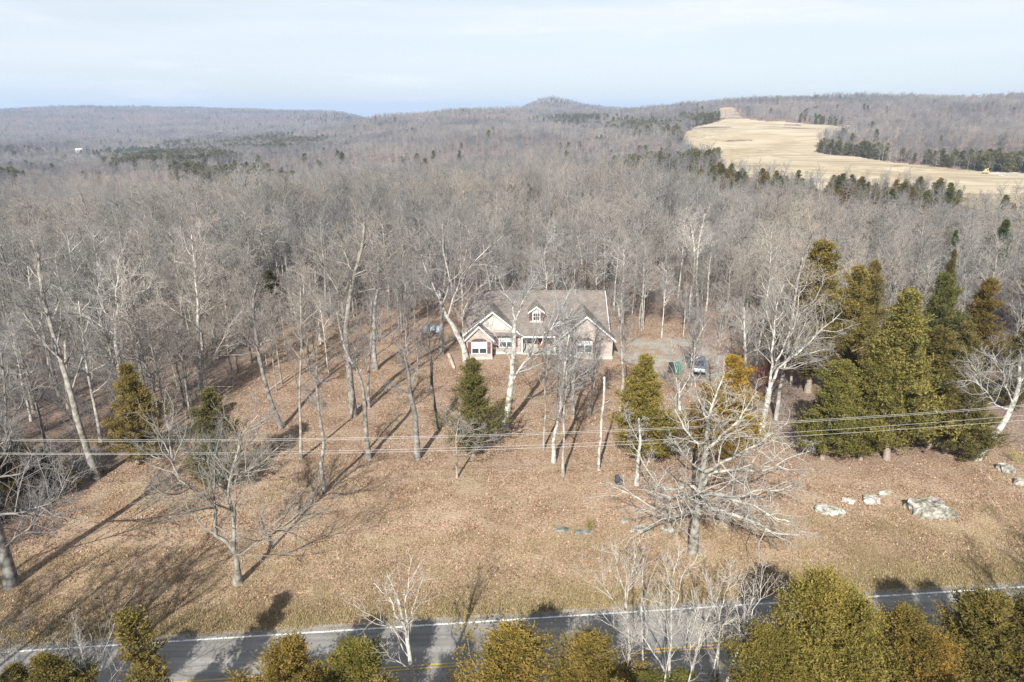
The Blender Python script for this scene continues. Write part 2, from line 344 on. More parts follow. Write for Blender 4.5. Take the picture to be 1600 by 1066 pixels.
def paint_material(name, c, worn):
    m, n, l, b = mat(name, .6, .3); g = N(n, 'ShaderNodeNewGeometry'); f = noise(n, l, 3.2, g.outputs['Position'], 6, .7)
    r = ramp(n, [(.34, (.22, .21, .2)), (.34+worn, c)]); l.new(f, r.inputs[0]); l.new(r.outputs[0], b.inputs['Base Color']); return m
def brick_material():
    m, n, l, b = mat('pinkish_brick', .9, .15); t = N(n, 'ShaderNodeTexCoord'); s = N(n, 'ShaderNodeSeparateXYZ'); l.new(t.outputs['Object'], s.inputs[0])
    ad = N(n, 'ShaderNodeMath', operation='ADD'); l.new(s.outputs['X'], ad.inputs[0]); l.new(s.outputs['Y'], ad.inputs[1])
    cv = N(n, 'ShaderNodeCombineXYZ'); l.new(ad.outputs[0], cv.inputs[0]); l.new(s.outputs['Z'], cv.inputs[1])
    br = N(n, 'ShaderNodeTexBrick'); l.new(cv.outputs[0], br.inputs['Vector']); br.inputs['Scale'].default_value = 1
    br.inputs['Brick Width'].default_value = .21; br.inputs['Row Height'].default_value = .075; br.inputs['Mortar Size'].default_value = .01
    br.inputs['Color1'].default_value = (.25, .20, .175, 1); br.inputs['Color2'].default_value = (.37, .315, .285, 1); br.inputs['Mortar'].default_value = (.47, .42, .38, 1)
    f = noise(n, l, 1.2, t.outputs['Object'], 5); r = ramp(n, [(.35, (.85, .82, .8)), (.65, (1.15, 1.15, 1.15))]); l.new(f, r.inputs[0])
    l.new(mixc(n, l, 1.0, br.outputs['Color'], r.outputs[0], 'MULTIPLY'), b.inputs['Base Color'])
    bu = N(n, 'ShaderNodeBump'); bu.inputs['Strength'].default_value = .4; bu.inputs['Distance'].default_value = .01; l.new(br.outputs['Fac'], bu.inputs['Height']); bu.invert = True; l.new(bu.outputs[0], b.inputs['Normal'])
    return m
def shingle_material():
    m, n, l, b = mat('brown_shingle', .95, .1); t = N(n, 'ShaderNodeTexCoord'); s = N(n, 'ShaderNodeSeparateXYZ'); l.new(t.outputs['Object'], s.inputs[0])
    cv = N(n, 'ShaderNodeCombineXYZ'); ad = N(n, 'ShaderNodeMath', operation='ADD'); l.new(s.outputs['X'], cv.inputs[0]); l.new(s.outputs['Y'], ad.inputs[0]); l.new(s.outputs['Z'], ad.inputs[1]); l.new(ad.outputs[0], cv.inputs[1])
    br = N(n, 'ShaderNodeTexBrick'); l.new(cv.outputs[0], br.inputs['Vector']); br.inputs['Scale'].default_value = 1
    br.inputs['Brick Width'].default_value = .3; br.inputs['Row Height'].default_value = .18; br.inputs['Mortar Size'].default_value = .012
    br.inputs['Color1'].default_value = (.140, .122, .108, 1); br.inputs['Color2'].default_value = (.215, .190, .168, 1); br.inputs['Mortar'].default_value = (.08, .065, .055, 1)
    f = noise(n, l, .8, t.outputs['Object'], 5); r = ramp(n, [(.35, (.85, .85, .85)), (.65, (1.15, 1.13, 1.1))]); l.new(f, r.inputs[0])
    l.new(mixc(n, l, 1.0, br.outputs['Color'], r.outputs[0], 'MULTIPLY'), b.inputs['Base Color']); return m
def siding_material():
    m, n, l, b = mat('cream_lap_siding', .7, .25); t = N(n, 'ShaderNodeTexCoord')
    w = N(n, 'ShaderNodeTexWave', wave_type='BANDS', bands_direction='Z', wave_profile='SAW'); w.inputs['Scale'].default_value = 2.6; l.new(t.outputs['Object'], w.inputs[0])
    f = noise(n, l, 2, t.outputs['Object'], 4); r = ramp(n, [(.3, (.43, .40, .34)), (.7, (.52, .49, .43))]); l.new(f, r.inputs[0]); l.new(r.outputs[0], b.inputs['Base Color'])
    bu = N(n, 'ShaderNodeBump'); bu.inputs['Strength'].default_value = .6; bu.inputs['Distance'].default_value = .02; l.new(w.outputs['Fac'], bu.inputs['Height']); l.new(bu.outputs[0], b.inputs['Normal']); return m
def stone_material(name, lo, hi):
    m, n, l, b = mat(name, .95, .15); g = N(n, 'ShaderNodeNewGeometry'); P = g.outputs['Position']
    f = noise(n, l, 2.2, P, 8, .65); r = ramp(n, [(.34, tuple(q*.35 for q in lo)), (.44, lo), (.6, hi)]); l.new(f, r.inputs[0])
    f2 = noise(n, l, .9, P, 4); r2 = ramp(n, [(.40, (.60, .62, .52)), (.56, (1, 1, 1))]); l.new(f2, r2.inputs[0])
    l.new(mixc(n, l, 1.0, r.outputs[0], r2.outputs[0], 'MULTIPLY'), b.inputs['Base Color'])
    bu = N(n, 'ShaderNodeBump'); bu.inputs['Strength'].default_value = .8; bu.inputs['Distance'].default_value = .12; l.new(f, bu.inputs['Height']); l.new(bu.outputs[0], b.inputs['Normal']); return m
M['ground'] = ground_material(); M['field'] = field_material(); M['asphalt'] = asphalt_material()
M['white_paint'] = paint_material('white_road_paint', (.70, .70, .67), .17); M['yellow_paint'] = paint_material('yellow_road_paint', (.50, .33, .075), .2)
M['brick'] = brick_material(); M['shingle'] = shingle_material(); M['siding'] = siding_material()
M['white'] = plain('white_trim', (.66, .65, .62), .5, .4, .05, 2); M['shutter'] = plain('maroon_shutter', (.125, .06, .052), .6, .3, .15, 9)
M['glass'] = plain('window_glass', (.035, .045, .05), .06, .6, .1, 2); M['blind'] = plain('window_blind', (.37, .43, .43), .5, .4, .1, 4)
M['red_door'] = plain('red_door_paint', (.23, .055, .035), .5, .4, .1, 4); M['dark_brick'] = plain('dark_arch_brick', (.085, .055, .05), .9, .1, .3, 15)
def drive_material():
    m, n, l, b = mat('leaf_strewn_drive', .95, .1); g = N(n, 'ShaderNodeNewGeometry'); P = g.outputs['Position']
    f = noise(n, l, 6, P, 3); r = ramp(n, [(.35, (.22, .21, .175)), (.65, (.36, .345, .30))]); l.new(f, r.inputs[0])
    r2 = ramp(n, [(.35, (.17, .12, .085)), (.65, (.36, .26, .18))]); l.new(f, r2.inputs[0])
    k = noise(n, l, .42, P, 6, .7); r3 = ramp(n, [(.43, (0, 0, 0)), (.56, (1, 1, 1))]); l.new(k, r3.inputs[0])
    l.new(mixc(n, l, r3.outputs[0], r.outputs[0], r2.outputs[0]), b.inputs['Base Color']); return m
M['drive'] = drive_material()
M['concrete'] = plain('weathered_concrete', (.40, .39, .35), .9, .15, .16, 1.2); M['gravel'] = plain('pale_gravel', (.52, .49, .45), .95, .1, .15, 1.4)
M['lime'] = stone_material('lichen_limestone', (.30, .283, .24), (.55, .52, .455)); M['greystone'] = stone_material('grey_boulder', (.21, .198, .168), (.42, .395, .34))
M['slate'] = stone_material('flat_grey_stone', (.165, .163, .152), (.28, .277, .26))
M['wire'] = plain('aluminium_wire', (.46, .45, .41), .5, .5, .05, 1); M['pole'] = plain('pole_wood', (.24, .19, .15), .9, .1, .2, 5)
M['green_plastic'] = plain('green_plastic', (.035, .16, .11), .5, .4, .1, 3); M['dark_plastic'] = plain('dark_plastic', (.03, .033, .045), .5, .4, .15, 3)
M['car_paint'] = plain('blue_grey_car_paint', (.10, .125, .16), .25, .5, .08, 2); M['rubber'] = plain('tyre_rubber', (.02, .02, .02), .8, .2, .1, 5)
M['tarp'] = plain('pale_blue_tarp', (.28, .34, .38), .45, .4, .14, 3); M['chair_blue'] = plain('dark_blue_fabric', (.055, .06, .075), .8, .2, .2, 6)
M['metal'] = plain('galvanised_metal', (.55, .56, .56), .4, .5, .1, 3, .6); M['white_metal'] = plain('white_sheet_metal', (.72, .73, .73), .5, .4, .08, .6)
M['yellow_machine'] = plain('yellow_machine_paint', (.58, .45, .2), .5, .4, .1, 1); M['log'] = plain('bleached_wood', (.44, .37, .29), .85, .15, .2, 4)
M['dirt'] = plain('bare_orange_dirt', (.35, .275, .195), .95, .1, .2, .03)

# ------------------------------------------------------------------ areas
ROAD_Y, ROAD_K = 31.6, math.tan(R(5.2))
def road_off(x, y): return (y-(ROAD_Y+ROAD_K*x))*math.cos(R(5.2))
LAWN = [ground_at(*p) for p in [(-260, 1000), (-120, 905), (0, 875), (60, 812), (135, 752), (215, 715), (300, 640), (385, 560), (425, 525), (470, 505), (560, 498), (640, 492), (700, 480), (745, 478)]]
LAWN += [np.array([-9, 99, 0]), np.array([15, 99, 0])]
LAWN += [ground_at(*p) for p in [(985, 492), (1060, 500), (1130, 520), (1165, 560), (1172, 600), (1178, 680), (1225, 702), (1440, 706), (1560, 694), (1650, 700), (1850, 740)]]
LAWN += [np.array([75, 30, 0]), np.array([-60, 26, 0])]
FIELD = [far_at(*p) for p in [(1086, 200), (1116, 192), (1136, 186), (1160, 186), (1190, 190), (1255, 194), (1335, 200), (1338, 206), (1300, 214), (1278, 226), (1272, 238), (1290, 242), (1345, 246), (1390, 255),
                              (1480, 263), (1545, 270), (1600, 272), (1750, 280), (1760, 362), (1600, 343), (1530, 328), (1480, 316), (1400, 308), (1330, 302), (1250, 296), (1190, 286), (1140, 274), (1092, 256), (1078, 236), (1062, 216)]]
CLEARINGS = [[far_at(*p) for p in q] for q in ([(1122, 185), (1124, 174), (1130, 168), (1146, 168), (1152, 176), (1158, 185)], [(1352, 200), (1362, 196), (1420, 196), (1425, 203)], [(1470, 197), (1500, 194), (1540, 198), (1535, 205)])]
RNG = np.random.RandomState(11)

# ------------------------------------------------------------------ ground, field, road
def build_ground():
    az = np.radians(np.concatenate([np.arange(-180, -50, 5), np.arange(-50, 50, .65), np.arange(50, 180, 5)]))
    d = np.geomspace(3, 9000, 215); nA, nD = len(az), len(d)
    X = np.sin(az)[:, None]*d; Y = np.cos(az)[:, None]*d; Z = height(X, Y)
    V = np.stack([X, Y, Z], -1).reshape(-1, 3)
    i = np.arange(nA)[:, None]; j = np.arange(nD-1)[None, :]; i2 = (i+1) % nA
    F = np.stack([i*nD+j, i*nD+j+1, i2*nD+j+1, i2*nD+j], -1).reshape(-1, 4)
    F = F[:, ::-1]
    V = np.vstack([V, [[0, 0, 0]]]); c = len(V)-1
    F3 = np.stack([np.arange(nA)*nD, np.full(nA, c), ((np.arange(nA)+1) % nA)*nD], -1)[:, ::-1]
    lawn = inside(LAWN, V[:, 0], V[:, 1]).astype(float)
    lawn = lawn.copy(); g = lawn[:-1].reshape(nA, nD)
    for _ in range(2): g = (np.roll(g, 1, 0)+np.roll(g, -1, 0)+np.roll(g, 1, 1)+np.roll(g, -1, 1)+2*g)/6
    lawn[:-1] = g.ravel(); lawn[-1] = 1
    ro = np.abs(road_off(V[:, 0], V[:, 1])); verge = np.clip(1-(ro-3.6)/4.2, 0, 1)*(np.hypot(V[:, 0], V[:, 1]) < 200)
    o = link('ground', new_mesh('ground', V, F, F3, {'lawn': lawn, 'verge': verge}, True), M['ground']); tag(o, kind='structure')
def drape(name, poly, m, lift):
    poly = np.asarray(poly)[:, :2]; A = np.degrees(np.arctan2(poly[:, 0], poly[:, 1])); Dp = np.hypot(poly[:, 0], poly[:, 1])
    a = np.radians(np.arange(A.min()-.1, A.max()+.1, .14)); d = np.geomspace(Dp.min()*.99, Dp.max()*1.01, 150)
    X = np.sin(a)[:, None]*d; Y = np.cos(a)[:, None]*d; V = np.stack([X, Y, height(X, Y)+lift], -1).reshape(-1, 3); nD = len(d)
    i = np.arange(len(a)-1)[:, None]; j = np.arange(nD-1)[None]; F = np.stack([i*nD+j, (i+1)*nD+j, (i+1)*nD+j+1, i*nD+j+1], -1).reshape(-1, 4)
    c = V[F].mean(1); F = F[inside(poly, c[:, 0]+fbm(c[:, 0]/22, c[:, 1]/22)*9, c[:, 1])]; u, inv = np.unique(F, return_inverse=True)
    tag(link(name, new_mesh(name, V[u], inv.reshape(-1, 4), None, None, True), m), kind='structure')
build_ground()
drape('field', FIELD, M['field'], .3)
for q in CLEARINGS: drape('bare_dirt_clearing', q, M['dirt'], .3)

def strip(name, o0, o1, z, m, x0=-140, x1=140, th=.004, parent=None):
    c, s = math.cos(R(5.2)), math.sin(R(5.2)); V = []; n = 57
    for u in np.linspace(x0, x1, n):
        for o in (o0, o1): V.append((u*c-o*s, ROAD_Y+u*s+o*c, z))
    F = [(2*i, 2*i+2, 2*i+3, 2*i+1) for i in range(n-1)]
    ob = link(name, new_mesh(name, V, F), m, parent); tag(ob, kind='structure') if parent is None else None
    return ob
road = strip('road', -3.75, 3.75, .03, M['asphalt'])
strip('white_edge_line', 3.28, 3.41, .036, M['white_paint']); strip('white_edge_line', -3.41, -3.28, .036, M['white_paint'])
strip('yellow_centre_line', .06, .17, .036, M['yellow_paint']); strip('yellow_centre_line', -.17, -.06, .036, M['yellow_paint'])
strip('road_shoulder', 3.75, 3.98, .02, M['drive']); strip('road_shoulder', -3.98, -3.75, .02, M['drive'])

def patch(name, pix, m, z=.03, far=False):
    P = [far_at(*p) if far else ground_at(*p) for p in pix]
    P = np.array(P); Q = []
    for a, e in zip(P, np.roll(P, -1, 0)):                    # a ragged outline
        for u in np.linspace(0, 1, 7)[:-1]: Q.append(a*(1-u)+e*u)
    P = np.array(Q); c = P.mean(0); P = c+(P-c)*(1+.28*fbm(P[:, 0]/2.2+7, P[:, 1]/2.2))[:, None]; V = []; F = []; n = len(P)
    rings = 6
    for k in range(rings+1):
        for i, p in enumerate(P):
            q = c+(p-c)*k/rings; V.append((q[0], q[1], hz(q[0], q[1])+z))
    for k in range(rings):
        for i in range(n): F.append((k*n+i, k*n+(i+1) % n, (k+1)*n+(i+1) % n, (k+1)*n+i))
    return tag(link(name, new_mesh(name, V, F), m), kind='structure')
patch('driveway', [(962, 548), (990, 533), (1030, 530), (1075, 534), (1108, 541), (1130, 556), (1150, 580), (1175, 610), (1165, 622), (1130, 604), (1090, 598), (1060, 604), (1030, 590), (1000, 572), (975, 562)], M['drive'])
patch('gravel_track', [(1544, 271), (1560, 269), (1605, 270), (1680, 272), (1680, 277), (1600, 276), (1570, 277)], M['gravel'], .3, True)

# ------------------------------------------------------------------ bare trees
def spawn(PP, RR, n, t0, t1, a0, a1, ratio, nseg, up, wig, rng, rk=.016, rmin=.006, Lr=(.7, 1.25), tip=.45, taper=.55):
    B, Np, _ = PP.shape
    t = t0+(t1-t0)*(np.arange(n)[None]+rng.rand(B, n))/n
    f = np.clip(t*(Np-1), 0, Np-1.001); i = f.astype(int); fr = (f-i)[..., None]; b = np.arange(B)[:, None]
    pos = PP[b, i]*(1-fr)+PP[b, i+1]*fr; tan = unit(PP[b, i+1]-PP[b, i]); rad = RR[b, i]*(1-fr[..., 0])+RR[b, i+1]*fr[..., 0]
    L = np.linalg.norm(np.diff(PP, axis=1), axis=2).sum(1)[:, None]*ratio*(1-taper*t)*rng.uniform(Lr[0], Lr[1], (B, n))
    ang = np.radians(rng.uniform(a0, a1, (B, n)))[..., None]
    phi = (2.4*np.arange(n)[None]+rng.rand(B, 1)*6.28+rng.normal(0, .5, (B, n)))[..., None]
    ref = np.where(np.abs(tan[..., 2:3]) > .85, np.array([1., 0, 0]), np.array([0, 0, 1.]))
    u = unit(np.cross(tan, ref)); v = np.cross(tan, u)
    d = np.cos(ang)*tan+np.sin(ang)*(np.cos(phi)*u+np.sin(phi)*v)
    pts = [pos]; st = (L/nseg)[..., None]
    for k in range(nseg):
        d = unit(d+np.array([0, 0, up])+rng.normal(0, wig, d.shape)); pts.append(pts[-1]+d*st)
    P = np.stack(pts, 2).reshape(B*n, nseg+1, 3)
    r0 = np.minimum(rad*.8, np.maximum(L*rk, rmin)).reshape(-1)
    s = np.linspace(0, 1, nseg+1)[None]
    Rr = np.maximum(r0[:, None]*(1-s)+np.minimum(r0*tip, rmin)[:, None]*s, rmin*.5)
    return P, Rr
def resample(p, n, wob=0, rng=None, sway=.022):
    p = np.asarray(p, float)
    if len(p) > 2:                                        # round the corners
        q = [p[0]]
        for a, b in zip(p[:-1], p[1:]): q += [a*.75+b*.25, a*.25+b*.75]
        p = np.array(q+[p[-1]])
    s = np.concatenate([[0], np.cumsum(np.linalg.norm(np.diff(p, axis=0), axis=1))]); t = np.linspace(0, s[-1], n)
    o = np.stack([np.interp(t, s, p[:, k]) for k in range(3)], 1)
    if wob:
        c = rng.normal(0, 1, (6, 3)); c[0] = 0; u = np.linspace(0, 5, n)
        o += np.stack([np.interp(u, np.arange(6), c[:, k]) for k in range(3)], 1)*s[-1]*sway
        o[1:] += rng.normal(0, wob, (n-1, 3))
    return o
def bare_tree(trunk, r0, limbs, rng, auto=8, side=4, at0=.35, dens=1.0, rtip=.35, a=(30, 60), up=.09, ratio=.34, n2=8, n3=6, n4=4, rmin=.0075, wig=.20, l2=.52, flare=1.35, k0=9, lr=.72, split=None):
    """trunk: control points; limbs: list of (points, radius). Returns (trunk+limbs), (branches+twigs) as verts/quads"""
    T = resample(trunk, 14, r0*.08, rng, .007)[None]; s = np.linspace(0, 1, 14)[None]
    Rt = r0*(1-s)+r0*rtip*s; Rt *= rng.uniform(.94, 1.07, Rt.shape); Rt[0, 0] *= flare; Rt[0, 1] *= 1+.12*(flare > 1)
    T[0, 0, 2] -= .25
    wood = [tubes(T, Rt, k0)]; LP = []
    if limbs:
        P = np.stack([resample(l, 12, r*.3, rng) for l, r in limbs]); s = np.linspace(0, 1, 12)[None]
        r = np.array([r for _, r in limbs])[:, None]*lr; Rl = r*(1-s)+np.maximum(r*.2, .012)*s
        Pv = Rl*rng.uniform(.9, 1.1, Rl.shape); LP.append((P, Rl, .12, 1.25))
        if split is None: wood.append(tubes(P, Pv, 6))
        Ps, Rs = spawn(P, Rl, side, .3, .95, 30, 65, .42, 7, up, wig*1.2, rng, rk=.016 if split is None else .018, rmin=.012)      # crooked side limbs
        if split is None: wood.append(tubes(Ps, Rs, 5))
        else: split += [merge([tubes(P[q:q+1], Pv[q:q+1], 7), tubes(Ps[q*side:(q+1)*side], Rs[q*side:(q+1)*side], 5)]) for q in range(len(P))]
        LP.append((Ps, Rs, .2, .65 if split is None else .9))
    if auto:
        P, Rl = spawn(T, Rt, auto, at0, .98, a[0], a[1], ratio, 8, up, wig, rng, rk=.017, rmin=.013)
        wood.append(tubes(P, Rl, 5)); LP.append((P, Rl, .18, 1.0))
    LP.append((T[:, -6:], Rt[:, -6:], .1, 1.0))
    tw = []
    for P, Rl, t0, k in LP:
        P2, R2 = spawn(P, Rl, max(2, int(n2*dens*k)), t0, 1, 25, 62, l2, 5, up*.8, wig, rng, rk=.0155, rmin=rmin*1.7)
        tw.append(tubes(P2, R2, 4))
        P3, R3 = spawn(P2, R2, n3, .15, 1, 25, 62, .55, 3, up*.7, wig, rng, rk=.010, rmin=rmin*1.15)
        tw.append(tubes(P3, R3, 3))
        if n4:
            if len(P3) > 2600: n4 = min(n4, 3)
            P4, R4 = spawn(P3, R3, n4, .1, 1, 20, 58, .72, 1, up*.6, wig*.8, rng, rk=.011, rmin=rmin)
            tw.append(tubes(P4, R4, 3))
    return merge(wood), merge(tw)

# ------------------------------------------------------------------ cedars
def cedar(h, rad, rng, nb=120, npos=9, nsub=2, nsp=7, size=.34, plume=.5, low=.06, prof=.8, trunk_r=.14, ragged=.25, sparse=0.0):
    """red cedar: (trunk and boughs), (foliage verts, tris, tint)"""
    T = resample([(0, 0, -.2), (rng.normal(0, .02)*h, rng.normal(0, .02)*h, h*.55), (rng.normal(0, .03)*h, rng.normal(0, .03)*h, h*.97)], 9)[None]
    s = np.linspace(0, 1, 9)[None]; Rt = trunk_r*(1-s)+.02*s; Rt[0, 0] *= 1.4
    t = low+(1-low)*(np.arange(nb)+rng.rand(nb))/nb; f = np.clip(t*8, 0, 7.999); i = f.astype(int); fr = (f-i)[:, None]
    pos = T[0, i]*(1-fr)+T[0, i+1]*fr
    lobes = 1+ragged*np.sin(rng.rand()*6+np.arange(nb)*2.4*2+t*9)*.6
    rise = np.clip((t-low)/.16, 0, 1)*.45+.55
    L = rad*((1-t)**prof*.98+.05)*rise*lobes*rng.uniform(1-ragged*1.3, 1+ragged*.55, nb)
    phi = np.arange(nb)*2.39996+rng.normal(0, .35, nb); el = np.radians(rng.uniform(4, 38, nb)+30*t)
    d = np.stack([np.cos(phi)*np.cos(el), np.sin(phi)*np.cos(el), np.sin(el)], 1)
    pts = [pos]
    for k in range(4):
        d = unit(d+np.array([0, 0, .10])+rng.normal(0, .10, d.shape)); pts.append(pts[-1]+d*(L/4)[:, None])
    P = np.stack(pts, 1); sb = np.linspace(0, 1, 5)[None]; Rb = np.maximum(np.minimum(trunk_r*.35, L*.016)[:, None]*(1-sb), .008)
    wood = merge([tubes(T, Rt, 8), tubes(P, Rb, 4)])
    # foliage sprays along the boughs
    u = (.18+.84*np.sqrt((np.arange(npos)[None]+rng.rand(nb, npos))/npos)); fu = np.clip(u*4, 0, 3.999); iu = fu.astype(int); fru = (fu-iu)[..., None]
    b = np.arange(nb)[:, None]; q = P[b, iu]*(1-fru)+P[b, iu+1]*fru; tn = unit(P[b, iu+1]-P[b, iu])
    keep = rng.rand(nb, npos) > sparse
    br = rng.rand(nb)[:, None, None]; npk = npos*nsub
    q = np.repeat(q[:, :, None], nsub, 2).reshape(nb, npk, 3); tn = np.repeat(tn[:, :, None], nsub, 2).reshape(nb, npk, 3); kp = np.repeat(keep[:, :, None], nsub, 2).reshape(nb, npk)
    q = q+rng.normal(0, 1, q.shape)*(.05+.085*L)[:, None, None]*np.array([1, 1, .45])
    ax = unit(tn*.75+np.array([0, 0, .62])+rng.normal(0, .42, tn.shape)); bl = plume*rng.uniform(.55, 1.3, (nb, npk, 1))*(.55+.45*np.minimum(1, L/1.5))[:, None, None]
    tt = np.clip(.36+.34*(br[..., 0]-.5)+rng.normal(0, .10, (nb, npk)), 0, 1)
    q, ax, bl, tt = q[kp], ax[kp], bl[kp], tt[kp]; n0 = len(q)
    us = (np.arange(nsp)[None]+rng.rand(n0, nsp))/nsp
    c = (q[:, None]+ax[:, None]*bl[:, None]*us[..., None]+rng.normal(0, .035, (n0, nsp, 3))).reshape(-1, 3); n = len(c)
    d = unit(np.repeat(ax, nsp, 0)+rng.normal(0, .55, (n, 3))); ln = size*rng.uniform(.6, 1.35, (n, 1))*(1.15-.5*us.reshape(-1, 1)); w = ln*rng.uniform(.15, .25, (n, 1))
    r1 = unit(np.cross(d, rng.normal(0, 1, (n, 3)))); r2 = np.cross(d, r1); m = c+d*ln*.45
    V = np.stack([c, m+r1*w+r2*w*.35, c+d*ln, m-r1*w+r2*w*.35], 1)
    b4 = np.arange(n)[:, None]*4; F3 = np.concatenate([b4+np.array([[0, 1, 2]]), b4+np.array([[0, 2, 3]])])
    tint = np.clip(np.repeat(tt, nsp)+.30*(us.reshape(-1)-.4)+rng.normal(0, .09, n), 0, 1)
    return wood, (V.reshape(-1, 3), F3, np.repeat(tint, 4))

def tree_thing(name, loc, tm, cm, label, cat, group=None, rz=0, sc=1.0, tint=None, ctint=None, parts=('trunk', 'crown')):
    o = empty(name, loc, label, cat, group, rz); o.scale = (sc, sc, sc) if not hasattr(sc, '__len__') else sc
    for nm, me, ti in ((parts[0], tm, tint), (parts[1], cm, ctint or tint)):
        c = bpy.data.objects.new(nm, me); COL.objects.link(c); c.parent = o
        if ti: c.color = (*ti, 1)
    return o
def wood_meshes(nm, wood, tw, mw='bark', mt='twig'):
    a = new_mesh(nm+'_trunk', wood[0], wood[1], smooth=True); a.materials.append(M[mw])
    b = new_mesh(nm+'_crown', tw[0], tw[1], smooth=True); b.materials.append(M[mt])
    return a, b
def cedar_meshes(nm, wood, fol):
    a = new_mesh(nm+'_trunk', wood[0], wood[1], smooth=True); a.materials.append(M['cedar_bark'])
    b = new_mesh(nm+'_crown', fol[0], None, fol[1], {'tint': fol[2]}); b.materials.append(M['cedar'])
    return a, b

# ------------------------------------------------------------------ the trees one can tell apart
HERO_XY = []
GREY, WHITE, DARK, PINK = (1, 1, 1), (1.05, 1.03, 1.0), (.72, .70, .68), (1.0, .95, .9)
def hero(seed, label, px, limbs=(), r=.25, tone=GREY, pale=False, cat='tree', name='bare_tree', group=None, ctone=None, limb_parts=False, trunk_tone=None, **kw):
    """px: (x, y, dy) picture points of the trunk (first one on the ground); every limb likewise; dy = metres nearer (-) or farther (+) than the base"""
    rng = np.random.RandomState(seed)
    b = ground_at(*px[0][:2]); b[2] = hz(b[0], b[1]); HERO_XY.append(b[:2])
    cv = lambda p: on_ray(p[0], p[1], b[1]+(p[2] if len(p) > 2 else 0))-b
    tr = [np.zeros(3)]+[cv(p) for p in px[1:]]
    lm = [([cv(p) for p in l[:-1]], l[-1]) for l in limbs]
    sp = [] if limb_parts else None; w, t = bare_tree(tr, r, lm, rng, split=sp, **kw)
    tm, cm = wood_meshes(name, w, t, 'pale_bark' if pale else 'bark')
    o = tree_thing(name, b, tm, cm, label, cat, group, 0, 1, trunk_tone or tone, ctone or ((1.45, 1.45, 1.45) if pale else tone))
    for v, f in sp or ():
        l = link('limb', new_mesh('limb', v, f, smooth=True), M['pale_bark'], o); l.color = (*tone, 1)
    return o

hero(1, 'thick grey oak at the left edge of the lawn with a long trunk shadow', [(18, 915), (9, 872), (-10, 805), (-26, 725), (-38, 640), (-40, 560)],
     [[(-6, 805), (40, 806, -.5), (80, 790, -1), (105, 752, -1), (116, 718, -1), .12], [(8, 855), (60, 800, -1), (78, 797, -1.2), (118, 816, -1.5), .09], [(-20, 750), (30, 745, 1), (60, 720, 1), (82, 703, 1), .11],
      [(-26, 725), (5, 715, 1), (18, 680, 1.5), (26, 640, 2), .1], [(-25, 730), (-80, 690, 0), (-120, 600, 0), .15]], r=.37, auto=9, at0=.45, dens=1.2)
hero(2, 'pale grey tree leaning left over the left woods edge', [(152, 748), (128, 680), (110, 610), (96, 562, .5), (80, 508, 1), (66, 450, 1.5), (62, 400, 2)],
     [[(97, 565), (75, 540, 0), (45, 500, -.5), (18, 470, -.5), .13], [(111, 612), (121, 580, .6), (135, 550, 1), (152, 515, 1), .1], [(80, 510, 1), (95, 470, 2), (105, 430, 3), .09]], r=.30, auto=12, at0=.5, tone=(1.3, 1.28, 1.24))
hero(3, 'white barked tree with a wide forked crown behind the left gold cedar', [(191, 604), (186, 560), (179, 522), (181, 495)],
     [[(178, 522), (165, 514, -.4), (142, 502, -1), (127, 493, -1), (100, 474, -1), (75, 455, -1), .12], [(180, 500), (184, 461, .5), (187, 412, 1), (185, 385, 1), .13], [(180, 505), (202, 480, 1), (225, 457, 1.5), (246, 438, 1.5), .12], [(176, 500), (158, 484, 1), (150, 450, 2), (155, 420, 2), .09], [(180, 498), (196, 450, -1), (212, 415, -2), .1]],
     r=.31, pale=True, auto=3, at0=.7)
hero(4, 'white barked tree with two low stems left of the open yard', [(313, 614), (312, 560), (311, 520), (309, 480), (305, 430)],
     [[(311, 522), (300, 505), (280, 490, -.5), (262, 476, -.5), (250, 455), .09], [(311, 520), (320, 470, 1), (332, 425, 1), .1], [(314, 580), (330, 561, -.4), (345, 535), (355, 510, .5), (382, 488, .5), .12]], r=.24, pale=True, auto=6, at0=.6)
hero(5, 'low forked oak standing alone on the lawn near the road', [(372, 912), (371, 882), (365, 858)],
     [[(366, 862), (358, 845, 0), (340, 815, -.5), (320, 785, -1), (300, 760, -1.2), (278, 735, -1.2), (262, 700, -1), (254, 665, -1), .2], [(365, 860), (361, 820, .2), (360, 780, .4), (360, 750, .6), (368, 725, .8), (380, 690, 1), (395, 665, 1.4), (412, 638, 1.6), .2],
      [(360, 752, .6), (340, 740, 1.5), (320, 715, 2), (295, 690, 2.5), (282, 662, 2.5), .11], [(361, 748, .6), (385, 738, -1), (410, 725, -1.5), (432, 698, -1.5), .1], [(300, 760, -1.2), (270, 765, -2), (240, 745, -2.5), .08], [(366, 868), (388, 848, -1), (420, 834, -1.6), (449, 823, -1.6), (470, 798, -1), (506, 780, -.5), .07], [(360, 752, .6), (350, 700, 2), (340, 660, 3), .1]],
     r=.3, auto=0, dens=1.5, n3=6, n4=4, rmin=.007, tone=(.95, .95, .9))
hero(6, 'leaning brown grey trunk between the lawn cedar and the thin straight tree', [(440, 668), (425, 625), (408, 580, .5), (402, 548, .8), (398, 510, 1), (394, 470, 1.2), (402, 440, 1.5)], [[(404, 560), (385, 530), (375, 500), .09], [(402, 548, .8), (420, 520, 1), (430, 480, 1.5), .09]], r=.24, auto=8, at0=.5)
hero(7, 'thin straight grey tree left of the thicker yard trunks', [(470, 717), (469, 620), (470, 540), (470, 480), (472, 436)], r=.13, auto=9, at0=.5, ratio=.18, tone=(1.1, 1.08, 1.05))
hero(8, 'short thin tree in front of the yard with small ragged crown', [(507, 769), (503, 700), (498, 640), (497, 600), (495, 572)], [[(499, 650), (485, 625), (478, 600), .05]], r=.18, auto=8, at0=.55, ratio=.2)
